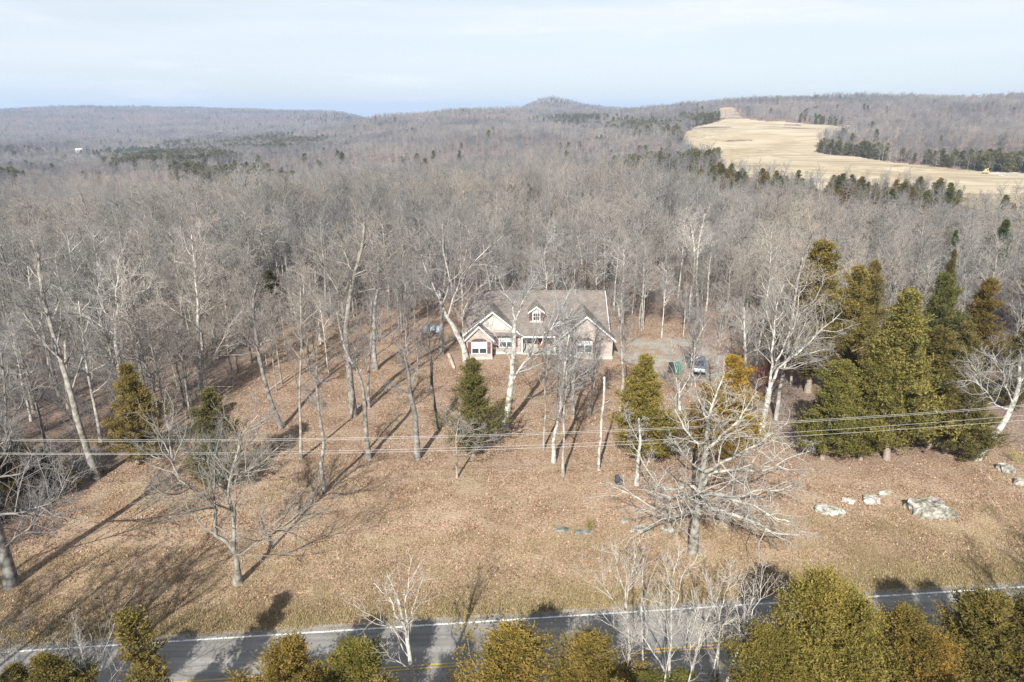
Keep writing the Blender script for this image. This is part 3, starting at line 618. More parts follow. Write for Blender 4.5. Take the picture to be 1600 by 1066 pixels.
hero(9, 'tallest dark trunked oak in the yard with big spreading crown', [(552, 650), (547, 590), (543, 520), (546, 470), (555, 430), (565, 390), (569, 345)],
     [[(545, 475), (525, 450, -1), (505, 420, -1.5), (492, 385, -1.5), .16], [(555, 430), (575, 421, .5), (592, 412, 1), (602, 395, 1), .13], [(545, 500), (520, 480, 2), (500, 470, 3), .1], [(548, 470), (600, 440, 3), (625, 400, 4), .13], [(562, 400), (585, 360, 1), (600, 335, 1), .1], [(556, 430), (535, 390, 1), (530, 350, 1), .12]], r=.37, auto=5, at0=.65, dens=1.2, tone=(.95, .93, .9))
hero(10, 'crooked tree whose trunk bends left above the lawn', [(576, 717), (570, 660), (568, 610), (560, 585), (545, 560, .5), (535, 530, 1), (526, 488, 1)], [[(560, 587), (572, 560, 1), (580, 520, 1), .1]], r=.24, auto=8, at0=.5, tone=(1.15, 1.13, 1.1))
hero(11, 'stout straight trunk farther back in the yard behind the crooked tree', [(587, 579), (587, 530), (585, 490), (590, 450), (592, 410)], r=.3, auto=9, at0=.45)
hero(12, 'slim grey trunk right of the tallest yard oak', [(577, 638), (577, 590), (576, 550), (579, 500), (580, 470)], r=.15, auto=7, at0=.55, ratio=.22)
hero(13, 'yard tree with broken top and one bare white low limb', [(652, 718), (648, 660), (642, 610), (636, 575), (628, 545)], [[(636, 578), (622, 545), (612, 512), (605, 490), .11], [(642, 602), (653, 570, .5), (650, 535, .8), (660, 505, 1), .1], [(645, 617), (622, 606, -.5), (598, 606, -.5), .05]], r=.3, auto=5, at0=.75, ratio=.26)
hero(14, 'dark slender forked tree left of the green cedar', [(683, 670), (678, 620), (674, 580), (671, 540), (666, 505)], [[(674, 578), (690, 550), (702, 515), .09]], r=.22, auto=6, at0=.6, tone=DARK)
hero(15, 'straight grey trunk beside the pale blue tarp', [(690, 553), (690, 520), (692, 470), (696, 420), (698, 385)], r=.32, auto=8, at0=.5)
hero(16, 'big white sycamore leaning left beside the house gable', [(729, 564), (724, 540), (712, 515, .2), (695, 490, .4), (687, 466, .6), (684, 448, .8)],
     [[(687, 468), (672, 437, 1), (660, 414, 1), (654, 376, 1), .17], [(690, 478), (700, 446, -1), (692, 400, -1), (690, 345, -1), .17], [(724, 537), (722, 500, 0), (726, 470, 0), (745, 455, -.5), (772, 438, -.5), .12], [(700, 495), (715, 450, 1), (735, 410, 1.5), (760, 385, 2), (787, 368, 2), .18], [(686, 455, .7), (668, 450, 2), (650, 430, 3), .1], [(720, 440, 1), (730, 390, 0), (735, 350, 0), .11]], r=.42, pale=True, auto=2, at0=.8, dens=1.4)
hero(17, 'white two stemmed tree standing right in front of the house', [(788, 670), (795, 620), (801, 580), (806, 540), (806, 500)],
     [[(796, 612), (815, 575, -.3), (835, 555, -.5), (850, 520, -.5), (868, 490, -.5), (888, 462, -.5), .2], [(806, 505), (798, 475), (786, 455), (779, 425), .13], [(806, 502), (815, 470), (830, 455), (840, 428), .12], [(850, 520, -.5), (880, 500, -1), (905, 470, -1.5), .08], [(802, 575), (790, 540, 1), (770, 510, 1.5), (755, 480, 1.5), .07], [(840, 548, -.5), (865, 540, -1), (890, 510, -1), .08]], r=.36, rtip=.5, pale=True, auto=0, dens=1.5, n3=6)
hero(18, 'small grey sapling with fine twigs in front of the green cedar', [(714, 747), (712, 700), (714, 670), (717, 645)], [[(713, 692), (735, 674), (757, 670), .03], [(713, 690), (742, 690, -.5), (775, 688, -.6), .025], [(713, 682), (700, 660), (690, 640), .03]], r=.09, auto=8, at0=.3, ratio=.4, n4=4, rmin=.006, tone=(1.1, 1.05, 1.0))
hero(19, 'leftmost thin trunk of the three close together before the right gable', [(849, 703), (851, 660), (853, 600), (857, 550)], r=.12, auto=11, at0=.4, ratio=.32, tone=(1.2, 1.16, 1.1))
hero(20, 'white middle trunk of the three close together before the right gable', [(865, 723), (870, 670), (875, 630), (879, 598), (885, 560), (889, 525)], [[(876, 627), (890, 600), (910, 585), (928, 573), .07], [(880, 595), (900, 560, .5), (915, 540, .5), .06], [(884, 565), (905, 530, -1), (925, 505, -1), .06]], r=.2, pale=True, auto=7, at0=.5, ratio=.28, dens=1.4)
hero(21, 'front trunk of the three close together before the right gable', [(880, 744), (882, 690), (880, 640), (886, 580)], r=.14, auto=10, at0=.45, ratio=.3, tone=(1.2, 1.15, 1.1))
hero(22, 'grey trunk right of the pale snag beside the olive cedar', [(968, 662), (971, 610), (973, 560), (970, 520), (964, 478)], [[(973, 565), (985, 530), (990, 500), .08]], r=.2, auto=8, at0=.5, tone=(1.1, 1.08, 1.05))
hero(23, 'pale stubby trunk beside the blue chair', [(995, 758), (996, 720), (1000, 690), (999, 655)], [[(999, 692), (985, 668), (975, 640), .05]], r=.2, pale=True, auto=4, at0=.7, ratio=.25)
hero(24, 'huge sprawling white oak with low limbs reaching far to both sides', [(1083, 864), (1087, 822), (1092, 790, .2), (1097, 750, .3), (1103, 700, .4), (1105, 656, .5)],
     [[(1090, 802), (1060, 806, -2), (1038, 810, -3), (1010, 795, -3.5), (990, 780, -3.2), (966, 761, -3), .17], [(1093, 768), (1075, 757, 0), (1050, 765, 1), (1030, 758, 1.5), (1020, 740, 2), (1005, 715, 2.4), (993, 700, 2.6), .18],
      [(1093, 797), (1115, 802, -1.5), (1145, 810, -2.5), (1175, 815, -3), (1200, 825, -3.5), (1220, 833, -3.8), (1252, 835, -4), .2], [(1097, 780), (1120, 768, -1), (1150, 780, -2), (1175, 790, -2.5), (1200, 808, -3), (1247, 818, -3.3), .19],
      [(1100, 768), (1130, 770, 1), (1155, 778, 1.5), (1180, 770, 2), (1215, 760, 2.4), (1257, 757, 2.6), .17], [(1100, 757), (1120, 735, 1), (1150, 730, 2), (1180, 735, 3), (1200, 738, 3.2), (1235, 720, 3.4), (1268, 703, 3.4), .18],
      [(1102, 737), (1125, 722, -1), (1150, 715, -1.5), (1180, 700, -2), (1200, 680, -2), (1222, 658, -2), .16], [(1104, 702), (1120, 685, .6), (1140, 670, 1), (1155, 650, 1), (1170, 632, 1), (1186, 606, 1), .15],
      [(1100, 737), (1080, 725, -1), (1065, 710, -1.6), (1054, 688, -2), .11], [(1103, 692), (1085, 690, 1), (1070, 670, 1.5), (1060, 650, 1.5), (1049, 616, 1.5), .12], [(1105, 658), (1099, 640, 0), (1090, 620, 0), (1086, 590, 0), .13], [(1105, 658), (1115, 640, 1), (1126, 600, 1.5), (1131, 570, 1.5), .13],
      [(1106, 680, .5), (1122, 668, -1.5), (1132, 640, -2.5), (1136, 610, -3), .1], [(1095, 785), (1075, 775, -3), (1050, 780, -5), (1030, 795, -6), .13], [(1096, 770), (1110, 790, -4), (1130, 800, -6), .12]],
     r=.35, rtip=.4, pale=True, auto=0, dens=.8, n3=5, n4=3, wig=.30, up=.02, side=8, flare=1.15, lr=.82, tone=(.92, .92, .86), limb_parts=True, trunk_tone=(.6, .59, .55))
hero(25, 'large white tree with steep forks left of the right cedars', [(1188, 692), (1195, 640), (1202, 606)],
     [[(1202, 610), (1207, 570), (1212, 530), (1215, 480, .5), (1230, 448, .5), .2], [(1202, 608), (1220, 580, -.5), (1240, 560, -1), (1265, 530, -1), (1292, 503, -1), (1310, 480, -1), .19], [(1212, 565), (1225, 540), (1240, 515), (1252, 490), .12], [(1200, 636), (1180, 646, -.8), (1160, 655, -1), .07], [(1240, 560, -1), (1275, 550, -2), (1300, 545, -2.4), .09], [(1212, 530), (1200, 500, 1), (1195, 465, 1.5), .1], [(1225, 575, -.6), (1250, 530, 1), (1262, 490, 1.5), .1]],
     r=.38, rtip=.6, pale=True, auto=0, dens=1.4)
hero(26, 'pale crooked tree leaning right at the right edge of the lawn', [(1524, 716), (1545, 690), (1565, 660), (1581, 636), (1590, 608), (1593, 575)], [[(1580, 640), (1551, 632, -.5), (1535, 610, -1), (1522, 592, -1), (1494, 600, -1.2), .12], [(1583, 634), (1575, 600), (1560, 570), (1548, 545), .1], [(1588, 615), (1605, 580), (1612, 545), .12], [(1535, 610, -1), (1530, 580, -1), (1510, 560, -1), .06]], r=.38, pale=True, auto=4, at0=.7, dens=1.3)
hero(27, 'white multi stemmed tree beside the green bin', [(1062, 640), (1061, 612)], [[(1061, 618), (1054, 582), (1050, 551), (1045, 525), .07], [(1062, 615), (1076, 580), (1086, 531), (1096, 508), (1118, 488), .08], [(1062, 614), (1070, 590, 1), (1071, 560, 1), (1064, 540, 1), .06], [(1080, 565), (1100, 555, -.5), (1122, 530, -.5), .05]], r=.16, rtip=.8, pale=True, auto=0, dens=.9, n4=2)
hero(28, 'white tree with a long right limb behind the orange cedar', [(1166, 600), (1165, 555), (1164, 520), (1161, 480)], [[(1165, 556), (1185, 545, -.5), (1212, 535, -.8), .07], [(1165, 545), (1180, 515), (1188, 490), .07], [(1164, 520), (1150, 490), (1145, 470), .06]], r=.2, pale=True, auto=5, at0=.6)
hero(29, 'left one of twin white trunks in the woods behind the driveway', [(1079, 500), (1083, 440), (1087, 390), (1080, 340)], r=.24, pale=True, auto=8, at0=.55)
hero(30, 'right one of twin white trunks in the woods behind the driveway', [(1090, 500), (1090, 440), (1092, 385), (1100, 335)], r=.24, pale=True, auto=8, at0=.55)
hero(40, 'dead silver white tree standing across the road from the lawn', [(668, 1166), (650, 1090), (642, 1062), (636, 1006), (627, 964, .2), (622, 930, .3)],
     [[(638, 1000), (632, 941, .5), (639, 890, .8), (642, 866, 1), .05], [(628, 972), (611, 937, 0), (600, 925, 0), (584, 916, 0), .05], [(632, 988), (599, 972, -.5), (574, 959, -.8), (556, 945, -1), .045], [(637, 1008), (641, 976, .4), (647, 947, .6), (653, 925, .8), (669, 888, 1), .045], [(640, 1046), (617, 1030, -.4), (592, 1007, -.8), .045], [(637, 1025), (619, 992, .5), (609, 978, .8), .035], [(643, 1056), (652, 1050, -.4), (664, 1053, -.6), (678, 1063, -.8), .035], [(624, 940), (612, 915), (606, 895), .03]],
     r=.17, pale=True, auto=0, dens=.8, n2=5, n3=4, n4=2, rmin=.006, tone=(1.05, 1.03, 1.02), cat='dead tree', name='dead_tree')
FG = dict(pale=True, auto=0, n2=5, n3=4, n4=2, rmin=.0055, up=.12, wig=.12)
SAP = 'bare saplings between the road and the camera'
hero(41, 'leftmost pale sapling with upright fan of stems across the road', [(992, 1130), (986, 1045), (984, 990), (977, 948)], [[(978, 950), (974, 910), (961, 875), (958, 845), .03], [(978, 948), (990, 880, .4), (998, 856, .6), (1006, 832, .6), .03], [(977, 945), (980, 900, .6), (982, 850, 1), .025], [(983, 985), (965, 950, -.4), (945, 900, -.5), (938, 850, -.5), .025]], r=.085, group=SAP, **FG)
hero(42, 'thin straight sapling just right of the upright fan sapling', [(1006, 1130), (1002, 1030), (1001, 975), (1002, 917), (1006, 872)], [[(1001, 960), (1012, 925), (1024, 880), .022], [(1002, 930), (995, 900), (992, 870), .02]], r=.06, group=SAP, **FG)
hero(43, 'tall forked pale sapling in the middle of the roadside clump', [(1042, 1140), (1045, 1052), (1050, 1000), (1052, 962), (1051, 925)], [[(1051, 930), (1043, 895, 0), (1036, 865, 0), .03], [(1052, 950), (1058, 930, .4), (1068, 900, .7), (1083, 884, .8), (1094, 862, 1), .032], [(1052, 965), (1040, 945, -.4), (1012, 936, -.6), .022], [(1051, 925), (1056, 890, .3), (1062, 850, .4), .025]], r=.1, group=SAP, **FG)
hero(44, 'left leaning sapling of the roadside clump spreading low', [(1048, 1135), (1040, 1046), (1020, 1017), (1002, 992)], [[(1003, 993), (980, 965), (962, 952), .025], [(1020, 1017), (985, 1000, -.5), (960, 985, -.8), (942, 960, -.8), .025], [(1010, 1000), (1006, 960, .4), (1010, 930, .6), .02]], r=.07, group=SAP, **FG)
hero(45, 'slender sapling curving right over the yellow centre line', [(1078, 1140), (1080, 1066), (1083, 1032), (1095, 1000), (1112, 947)], [[(1110, 955), (1127, 920), (1134, 890), .025], [(1096, 1000), (1090, 960), (1082, 925), .022], [(1112, 948), (1108, 915), (1100, 895), .02]], r=.075, group=SAP, **FG)
hero(46, 'pale sapling with fishbone top near the edge line', [(1118, 1140), (1120, 1040), (1121, 995), (1120, 962), (1131, 937)], [[(1130, 940), (1140, 905), (1146, 875), .025], [(1120, 962), (1112, 935), (1106, 905), .022], [(1121, 985), (1145, 970), (1165, 962), .02]], r=.07, group=SAP, **FG)
hero(47, 'stoutest white sapling dividing beside the big roadside cedar', [(1134, 1140), (1137, 1062), (1143, 1040), (1162, 1000), (1172, 975)], [[(1172, 977), (1185, 940), (1192, 905), (1190, 880), .035], [(1160, 1005), (1150, 960, .5), (1158, 915, .8), .03], [(1145, 1035), (1182, 1017, -.5), (1217, 990, -.8), (1252, 950, -1), .035], [(1172, 975), (1160, 930, .4), (1165, 890, .5), .025], [(1195, 1010, -.6), (1235, 1000, -.8), (1262, 975, -1), .022]], r=.11, group=SAP, **FG)
hero(48, 'sapling sprawling to the right across the big roadside cedar', [(1160, 1140), (1168, 1068), (1200, 1050), (1235, 1030)], [[(1200, 1050), (1240, 1042, -.5), (1270, 1030, -.8), .025], [(1190, 1055), (1205, 1015, .3), (1222, 985, .4), .025]], r=.07, group=SAP, **FG)
hero(49, 'multi stemmed grey sapling at the bottom left of the road', [(122, 1140), (117, 1075)], [[(117, 1080), (105, 1046), (92, 1020), (80, 992), .035], [(117, 1078), (128, 1039, .2), (125, 1012, .3), (119, 980, .4), .035], [(120, 1090), (139, 1062, -.3), (159, 1028, -.3), (169, 998, 0), (183, 960, 0), .035], [(120, 1095), (165, 1063, -.4), (185, 1040, -.6), (212, 1030, -.8), .03], [(117, 1075), (110, 1030, .5), (104, 990, .6), .025]], r=.1, rtip=.9, group=SAP, pale=True, auto=0, n2=5, n3=4, n4=2, rmin=.0055, tone=(.8, .78, .74))
hero(50, 'low grey brush reaching in from the bottom left corner', [(-30, 1080), (-12, 1045), (10, 1010)], [[(0, 1020), (25, 1000), (50, 1003), .02], [(-10, 1040), (15, 1015, -.5), (45, 1018, -.6), .02], [(10, 1010), (5, 975), (20, 960), .02]], r=.05, pale=True, auto=4, n2=4, n3=4, n4=2, rmin=.005, tone=(.8, .78, .74), group=SAP)
def dup(o, loc, rz, sc, label, group):
    r = o.copy(); COL.objects.link(r); r.location = loc; r.rotation_euler = (0, 0, rz); r.scale = (sc, sc, sc); r['label'] = label; r['group'] = group
    for ch in o.children:
        c = ch.copy(); COL.objects.link(c); c.parent = r
    return r
SAPS = [o for o in COL.objects if o.get('group') == SAP and o.parent is None]
for k, (i, px, rz, sc, lb) in enumerate([(0, (1022, 1150), 1.9, .85, 'slender sapling between the fan sapling and the tall forked one'), (2, (1098, 1150), 2.4, .8, 'slender sapling behind the curving sapling'), (5, (1150, 1140), .8, .9, 'thin sapling left of the stoutest white sapling'), (2, (968, 1160), 3.6, .7, 'small sapling at the left end of the roadside clump'), (4, (1192, 1150), 1.2, .9, 'thin sapling in front of the largest roadside cedar'), (0, (890, 1165), 4.4, .55, 'low twiggy sapling between two bronze roadside cedars'), (5, (160, 1150), 2.2, .75, 'thin grey sapling beside the slim ragged cedar'), (2, (60, 1160), 1.0, .6, 'short grey sapling in the bottom left corner'), (4, (1065, 1180), 5.0, .9, 'sapling at the bottom edge below the curving one')]):
    b = ground_at(*px); dup(SAPS[i], (b[0], b[1], 0), rz, sc, lb, SAP)
# broken snags
def snag(seed, label, px, r, tone):
    rng = np.random.RandomState(seed); b = ground_at(*px[0]); b[2] = hz(b[0], b[1]); HERO_XY.append(b[:2])
    P = resample([np.array([0, 0, -.2])]+[on_ray(p[0], p[1], b[1])-b for p in px[1:]], 9, r*.1, rng, .004)
    V, F = tubes(P[None], (r*(1-.35*np.linspace(0, 1, 9)))[None], 8)
    k = len(V); top = V[-8:]; V = np.vstack([V, [top.mean(0)+[0, 0, r*1.2]]]); V[-9:-1:2, 2] += r*.9
    F3 = np.array([[k-8+i, k-8+(i+1) % 8, k] for i in range(8)])
    stub = MB()
    o = link('broken_snag', new_mesh('broken_snag', V, F, F3, smooth=True), M['pale_bark']); o.location = b; o.color = (*tone, 1)
    tag(o, label, 'dead trunk')
    for q in range(3):
        t = .45+.18*q; p = P[int(t*8)]; a = rng.rand()*6.28; d = np.array([math.cos(a), math.sin(a), .5])
        MB().tube([p, p+d*.35, p+d*.6+[0, 0, .1]], [.035, .025, .012], 5).build('branch_stub', M['pale_bark'], o)
    return o
snag(60, 'pale branchless snag pole standing on the lawn', [(935, 735), (940, 660), (944, 592)], .14, (1.05, 1.0, .93))
snag(61, 'tan broken trunk rising behind the house roof', [(916, 470), (912, 430), (905, 380)], .2, (.95, .85, .72))
snag(62, 'short broken grey stub in the left woods', [(106, 640), (104, 600), (102, 535)], .2, (.85, .83, .8))

# cedars one can tell apart
OLIVE, GOLD, GREEN, BROWN, ORANGE = (1, 1, 1), (1.1, .98, .9), (.7, .8, .85), (.8, .66, .7), (2.15, 1.55, .75)
CV = {}
def cedar_proto(key, seed, **kw):
    w, f = cedar(10, kw.pop('rad', 2.6), np.random.RandomState(seed), **kw); CV[key] = cedar_meshes('cedar_'+key, w, f)
cedar_proto('cone', 101, nb=130, npos=11, nsub=3, nsp=12, size=.165, plume=.55, prof=.92, ragged=.36)
cedar_proto('broad', 102, nb=135, npos=11, nsub=3, nsp=12, size=.165, plume=.6, prof=.72, ragged=.46)
cedar_proto('ragged', 103, nb=110, npos=11, nsub=3, nsp=12, size=.17, plume=.6, prof=.75, ragged=.6, sparse=.12)
cedar_proto('tall', 104, nb=135, npos=10, nsub=3, nsp=11, size=.165, plume=.55, rad=2.2, prof=.7, ragged=.55, low=.12)
cedar_proto('fine', 105, nb=115, npos=12, nsub=4, nsp=10, size=.16, plume=.72, rad=2.5, prof=.85, ragged=.5)
cedar_proto('plume', 106, nb=110, npos=12, nsub=4, nsp=10, size=.16, plume=.85, rad=2.9, prof=.82, ragged=.6)
cedar_proto('bushy', 107, nb=115, npos=13, nsub=4, nsp=10, size=.16, plume=.9, rad=3.1, prof=.66, ragged=.66)
cedar_proto('thin', 108, nb=75, npos=9, nsub=3, nsp=9, size=.16, plume=.5, rad=1.3, prof=.5, ragged=.6, low=.3, sparse=.25)
BASE_R = dict(cone=2.6, broad=2.6, ragged=2.6, tall=2.2, fine=2.5, plume=2.9, bushy=3.1, thin=1.3)
def red_cedar(label, top, base, rad, kind, tint, rz=0, Y=None, group=None, X=None):
    if Y is None: b = ground_at(*base)
    else:
        p = on_ray(top[0], top[1], Y); b = np.array([p[0] if X is None else X, Y, 0.])
    b[2] = hz(b[0], b[1]); h = on_ray(top[0], top[1], b[1])[2]-b[2]; HERO_XY.append(b[:2])
    s = rad/BASE_R[kind]
    return tree_thing('red_cedar', b, *CV[kind], label, 'cedar tree', group, rz, (s, s, h/(10.55 if kind in ('fine', 'plume', 'bushy') else 10.3)), (1, 1, 1), tint)
red_cedar('gold olive cedar on the left lawn edge before the white forked tree', (214, 566), (216, 722), 3.4, 'cone', (1.25, 1.05, .8), 0)
red_cedar('dull green cedar half hidden behind the lone forked lawn oak', (328, 604), (347, 767), 3.4, 'ragged', (.95, .92, .85), 1)
for k, (tp, bs, rd, tn, lb) in enumerate([((20, 668), (18, 800), 2.8, BROWN, 'dark bronze cedar at the left frame edge behind the thick oak'), ((62, 700), (70, 775), 1.9, (.8, .8, .8), 'low dark cedar at the foot of the left woods'), ((-40, 650), (-45, 830), 3.2, (.8, .7, .75), 'dark cedar mostly beyond the left frame edge'), ((104, 722), (112, 770), 1.3, BROWN, 'smallest brown cedar beside the leaning pale tree')]):
    red_cedar(lb, tp, bs, rd, 'broad', tn, k)
red_cedar('green cedar in front of the left end of the house', (738, 558), (740, 712), 3.2, 'ragged', (1.0, .98, .8), 2)
red_cedar('bright olive cedar in front of the driveway', (1014, 550), (1006, 722), 3.9, 'cone', (1.6, 1.4, .88), 3)
red_cedar('low olive cedar at the foot of the bright olive one', (1050, 640), (1040, 716), 2.2, 'broad', (1.3, 1.15, .9), 3.6)
red_cedar('bright orange cedar rising behind the sprawling white oak', (1146, 552), (1138, 716), 3.6, 'broad', ORANGE, 4)
red_cedar('yellow brown cedar left of the bright orange one', (1092, 596), (1092, 724), 3.0, 'ragged', (1.75, 1.3, .78), 5)
red_cedar('front green cedar nearest the large white tree', (1272, 558), (1284, 717), 3.7, 'broad', (1.35, 1.33, .9), 0)
red_cedar('front green cedar with pointed top left of the tallest', (1333, 538), (1344, 718), 3.5, 'broad', (1.45, 1.38, .88), 1)
red_cedar('tallest green cedar of the front row right of the lawn', (1383, 447), (1386, 718), 5.2, 'cone', (1.25, 1.2, .85), 2)
red_cedar('wide olive cedar right of the tallest front cedar', (1442, 512), (1450, 700), 4.6, 'broad', (1.2, 1.08, .8), 3)
red_cedar('short dark cedar beside the pale leaning tree', (1512, 604), (1508, 718), 2.9, 'broad', (1.05, 1.0, .8), 4)
for k, (lb, tp, bs, rd, kd, tn) in enumerate([
    ('lofty brown olive cedar behind the large white tree', (1254, 373), (1262, 612), 5.4, 'tall', (1.4, 1.2, .85)),
    ('olive cedar shoulder right of the lofty brown one', (1308, 412), (1312, 610), 4.3, 'ragged', (1.3, 1.12, .8)),
    ('bronze cedar between the lofty cedar and the tallest front one', (1338, 404), (1342, 570), 3.2, 'ragged', (1.15, .98, .75)),
    ('bluish green pine like cedar with flat top', (1446, 424), (1448, 610), 4.0, 'broad', (.95, 1.0, .78)),
    ('rust tinged cedar right of the flat topped one', (1507, 432), (1510, 606), 4.0, 'ragged', (1.3, 1.02, .7)),
    ('olive cedar filling the gap between the front cedars', (1418, 560), (1425, 690), 3.4, 'broad', (1.15, 1.05, .8)), ('low olive cedar behind the two front left cedars', (1300, 590), (1306, 700), 3.0, 'broad', (1.0, 1.0, .85)), ('dull cedar behind the wide olive one', (1478, 500), (1482, 660), 3.6, 'ragged', (1.05, .96, .75)),
    ('narrow dark cedar spire over the right cedars', (1456, 386), (1460, 540), 1.8, 'cone', (.95, .85, .75)),
    ('dark cedar at the right edge above the pale leaning tree', (1572, 512), (1570, 640), 2.8, 'broad', (.9, .85, .8)),
    ('small dark green cedar poking out of the grey woods', (1476, 358), (1478, 440), 2.0, 'cone', (.65, .85, .75)),
    ('round dark green cedar high in the right woods', (1553, 342), (1552, 440), 3.2, 'broad', (.65, .85, .7)),
    ('orange brown cedar at the right frame edge', (1592, 396), (1592, 520), 3.2, 'ragged', (1.1, .84, .66)),
    ('olive cedar at the lower right woods edge', (1622, 470), (1618, 600), 3.0, 'cone', (1.0, .95, .8))]):
    red_cedar(lb, tp, bs, rd, kd, tn, k*1.3)
FGC = [('left corner dark olive roadside cedar', (22, 1040), 2.4, 'fine', (1.05, .95, .75), 25.5), ('gold green roadside cedar beside the left grey sapling', (72, 1014), 2.5, 'fine', (1.25, 1.12, .75), 25.5),
       ('slim ragged cedar with bare white trunk at the left road edge', (212, 950), 1.6, 'thin', (1.1, .95, .72), 25.7), ('bronze roadside cedar left of the dead silver tree', (455, 994), 3.3, 'plume', (1.45, 1.15, .72), 26), ('yellow green roadside cedar next to the dead silver tree', (548, 1006), 3.4, 'fine', (1.25, 1.2, .7), 26),
       ('bronze roadside cedar near the middle of the bottom edge', (790, 976), 4.1, 'plume', (1.48, 1.18, .72), 26), ('small bronze roadside cedar left of the sapling clump', (914, 996), 3.7, 'plume', (1.42, 1.15, .7), 26), ('low green cedar under the sapling clump', (1008, 1044), 2.4, 'fine', (1.0, 1.02, .68), 26), ('low green cedar right of the tall forked sapling', (1065, 1048), 2.4, 'fine', (.95, 1.0, .68), 26),
       ('largest olive roadside cedar right of the saplings', (1272, 900), 3.9, 'bushy', (1.3, 1.15, .7), 26), ('olive cedar shoulder beside the largest roadside cedar', (1345, 933), 3.0, 'bushy', (1.25, 1.12, .68), 25.5), ('olive cedar low before the largest roadside cedar', (1215, 985), 2.9, 'bushy', (1.28, 1.14, .68), 24.5),
       ('bronze pointed cedar right of the largest roadside cedar', (1420, 948), 3.2, 'plume', (1.3, 1.08, .7), 25.5), ('orange tipped small roadside cedar in the right row', (1474, 988), 2.9, 'plume', (1.6, 1.15, .7), 25), ('dark bronze cedar in the bottom right corner', (1562, 920), 3.9, 'plume', (1.1, .97, .66), 27), ('dark cedar at the right frame edge by the road', (1625, 940), 3.4, 'bushy', (1.0, .88, .66), 26.5)]
for k, (lb, tp, rd, kd, tn, Y) in enumerate(FGC):
    red_cedar(lb, tp, None, rd, kd, tn, k*1.1, Y=Y, group='cedars lining the near side of the road')

# ------------------------------------------------------------------ forest prototypes
PROT = []
def forest_proto(seed, h, r, **kw):
    rng = np.random.RandomState(seed); ln = rng.normal(0, .05, 2)*h
    w, t = bare_tree([(0, 0, 0), (ln[0]*.3, ln[1]*.3, h*.35), (ln[0]*.6, ln[1]*.9, h*.7), (ln[0], ln[1], h*.88)], r, [], rng, flare=1.3, k0=7, **kw)
    tm, cm = wood_meshes('woods_tree', w, t)
    V, F = merge([w, t]); mi = np.concatenate([np.zeros(len(w[1])), np.ones(len(t[1]))])
    me = new_mesh('woods_tree', V, F, smooth=True, mat_idx=mi); me.materials.append(M['bark']); me.materials.append(M['twig'])
    PROT.append((tm, cm, me))
FK = dict(n2=8, n3=6, n4=4, rmin=.009)
forest_proto(201, 15, .17, auto=13, at0=.36, a=(35, 66), ratio=.46, **FK); forest_proto(202, 16.5, .2, auto=14, at0=.40, a=(35, 62), ratio=.42, **FK); forest_proto(203, 14.5, .14, auto=12, at0=.32, a=(25, 50), **FK)
forest_proto(204, 15.5, .19, auto=14, at0=.4, a=(42, 78), ratio=.52, up=.05, **FK); forest_proto(205, 15, .15, auto=13, at0=.45, a=(35, 60), ratio=.42, **FK); forest_proto(206, 15.5, .19, auto=11, at0=.28, a=(30, 56), ratio=.56, **FK)
forest_proto(207, 12, .10, auto=11, at0=.3, a=(25, 50), ratio=.36, **FK); forest_proto(208, 13, .11, auto=11, at0=.45, a=(30, 60), ratio=.36, **FK)
def far_proto(seed, h):
    rng = np.random.RandomState(seed)
    T = resample([(0, 0, -.3), (0, 0, h*.4), (rng.normal(0, .3), rng.normal(0, .3), h*.9)], 5)[None]; Rt = np.linspace(.24, .07, 5)[None]
    P, Rl = spawn(T, Rt, 14, .35, .98, 34, 68, .46, 3, .07, .14, rng, rk=.02, rmin=.045)
    P2, R2 = spawn(P, Rl, 8, .2, 1, 25, 60, .5, 2, .08, .16, rng, rk=.02, rmin=.026)
    P3, R3 = spawn(P2, R2, 4, .2, 1, 25, 60, .62, 1, .06, .16, rng, rk=.02, rmin=.020)
    V, F = merge([tubes(T, Rt, 4), tubes(P, Rl, 3), tubes(P2, R2, 3), tubes(P3, R3, 3)])
    me = new_mesh('far_tree', V, F, smooth=True); me.materials.append(M['far_twig']); return me
FAR = [far_proto(301+k, h) for k, h in enumerate((15, 13.5, 16, 14))]
def far_cedar_proto(seed, **kw):
    w, f = cedar(10, 3.3, np.random.RandomState(seed), nb=60, npos=5, nsub=2, nsp=3, size=.8, plume=.8, **kw)
    V = np.vstack([w[0], f[0]]); n = len(w[0]); mi = np.concatenate([np.zeros(len(w[1])), np.ones(len(f[1]))])
    me = new_mesh('far_cedar', V, w[1], f[1]+n, {'tint': np.concatenate([np.zeros(n), f[2]])}, mat_idx=mi); me.materials.append(M['cedar_bark']); me.materials.append(M['cedar']); return me
FARC = [far_cedar_proto(401, prof=.5, ragged=.4), far_cedar_proto(402, prof=.38, ragged=.5), far_cedar_proto(403, prof=.55, ragged=.65)]
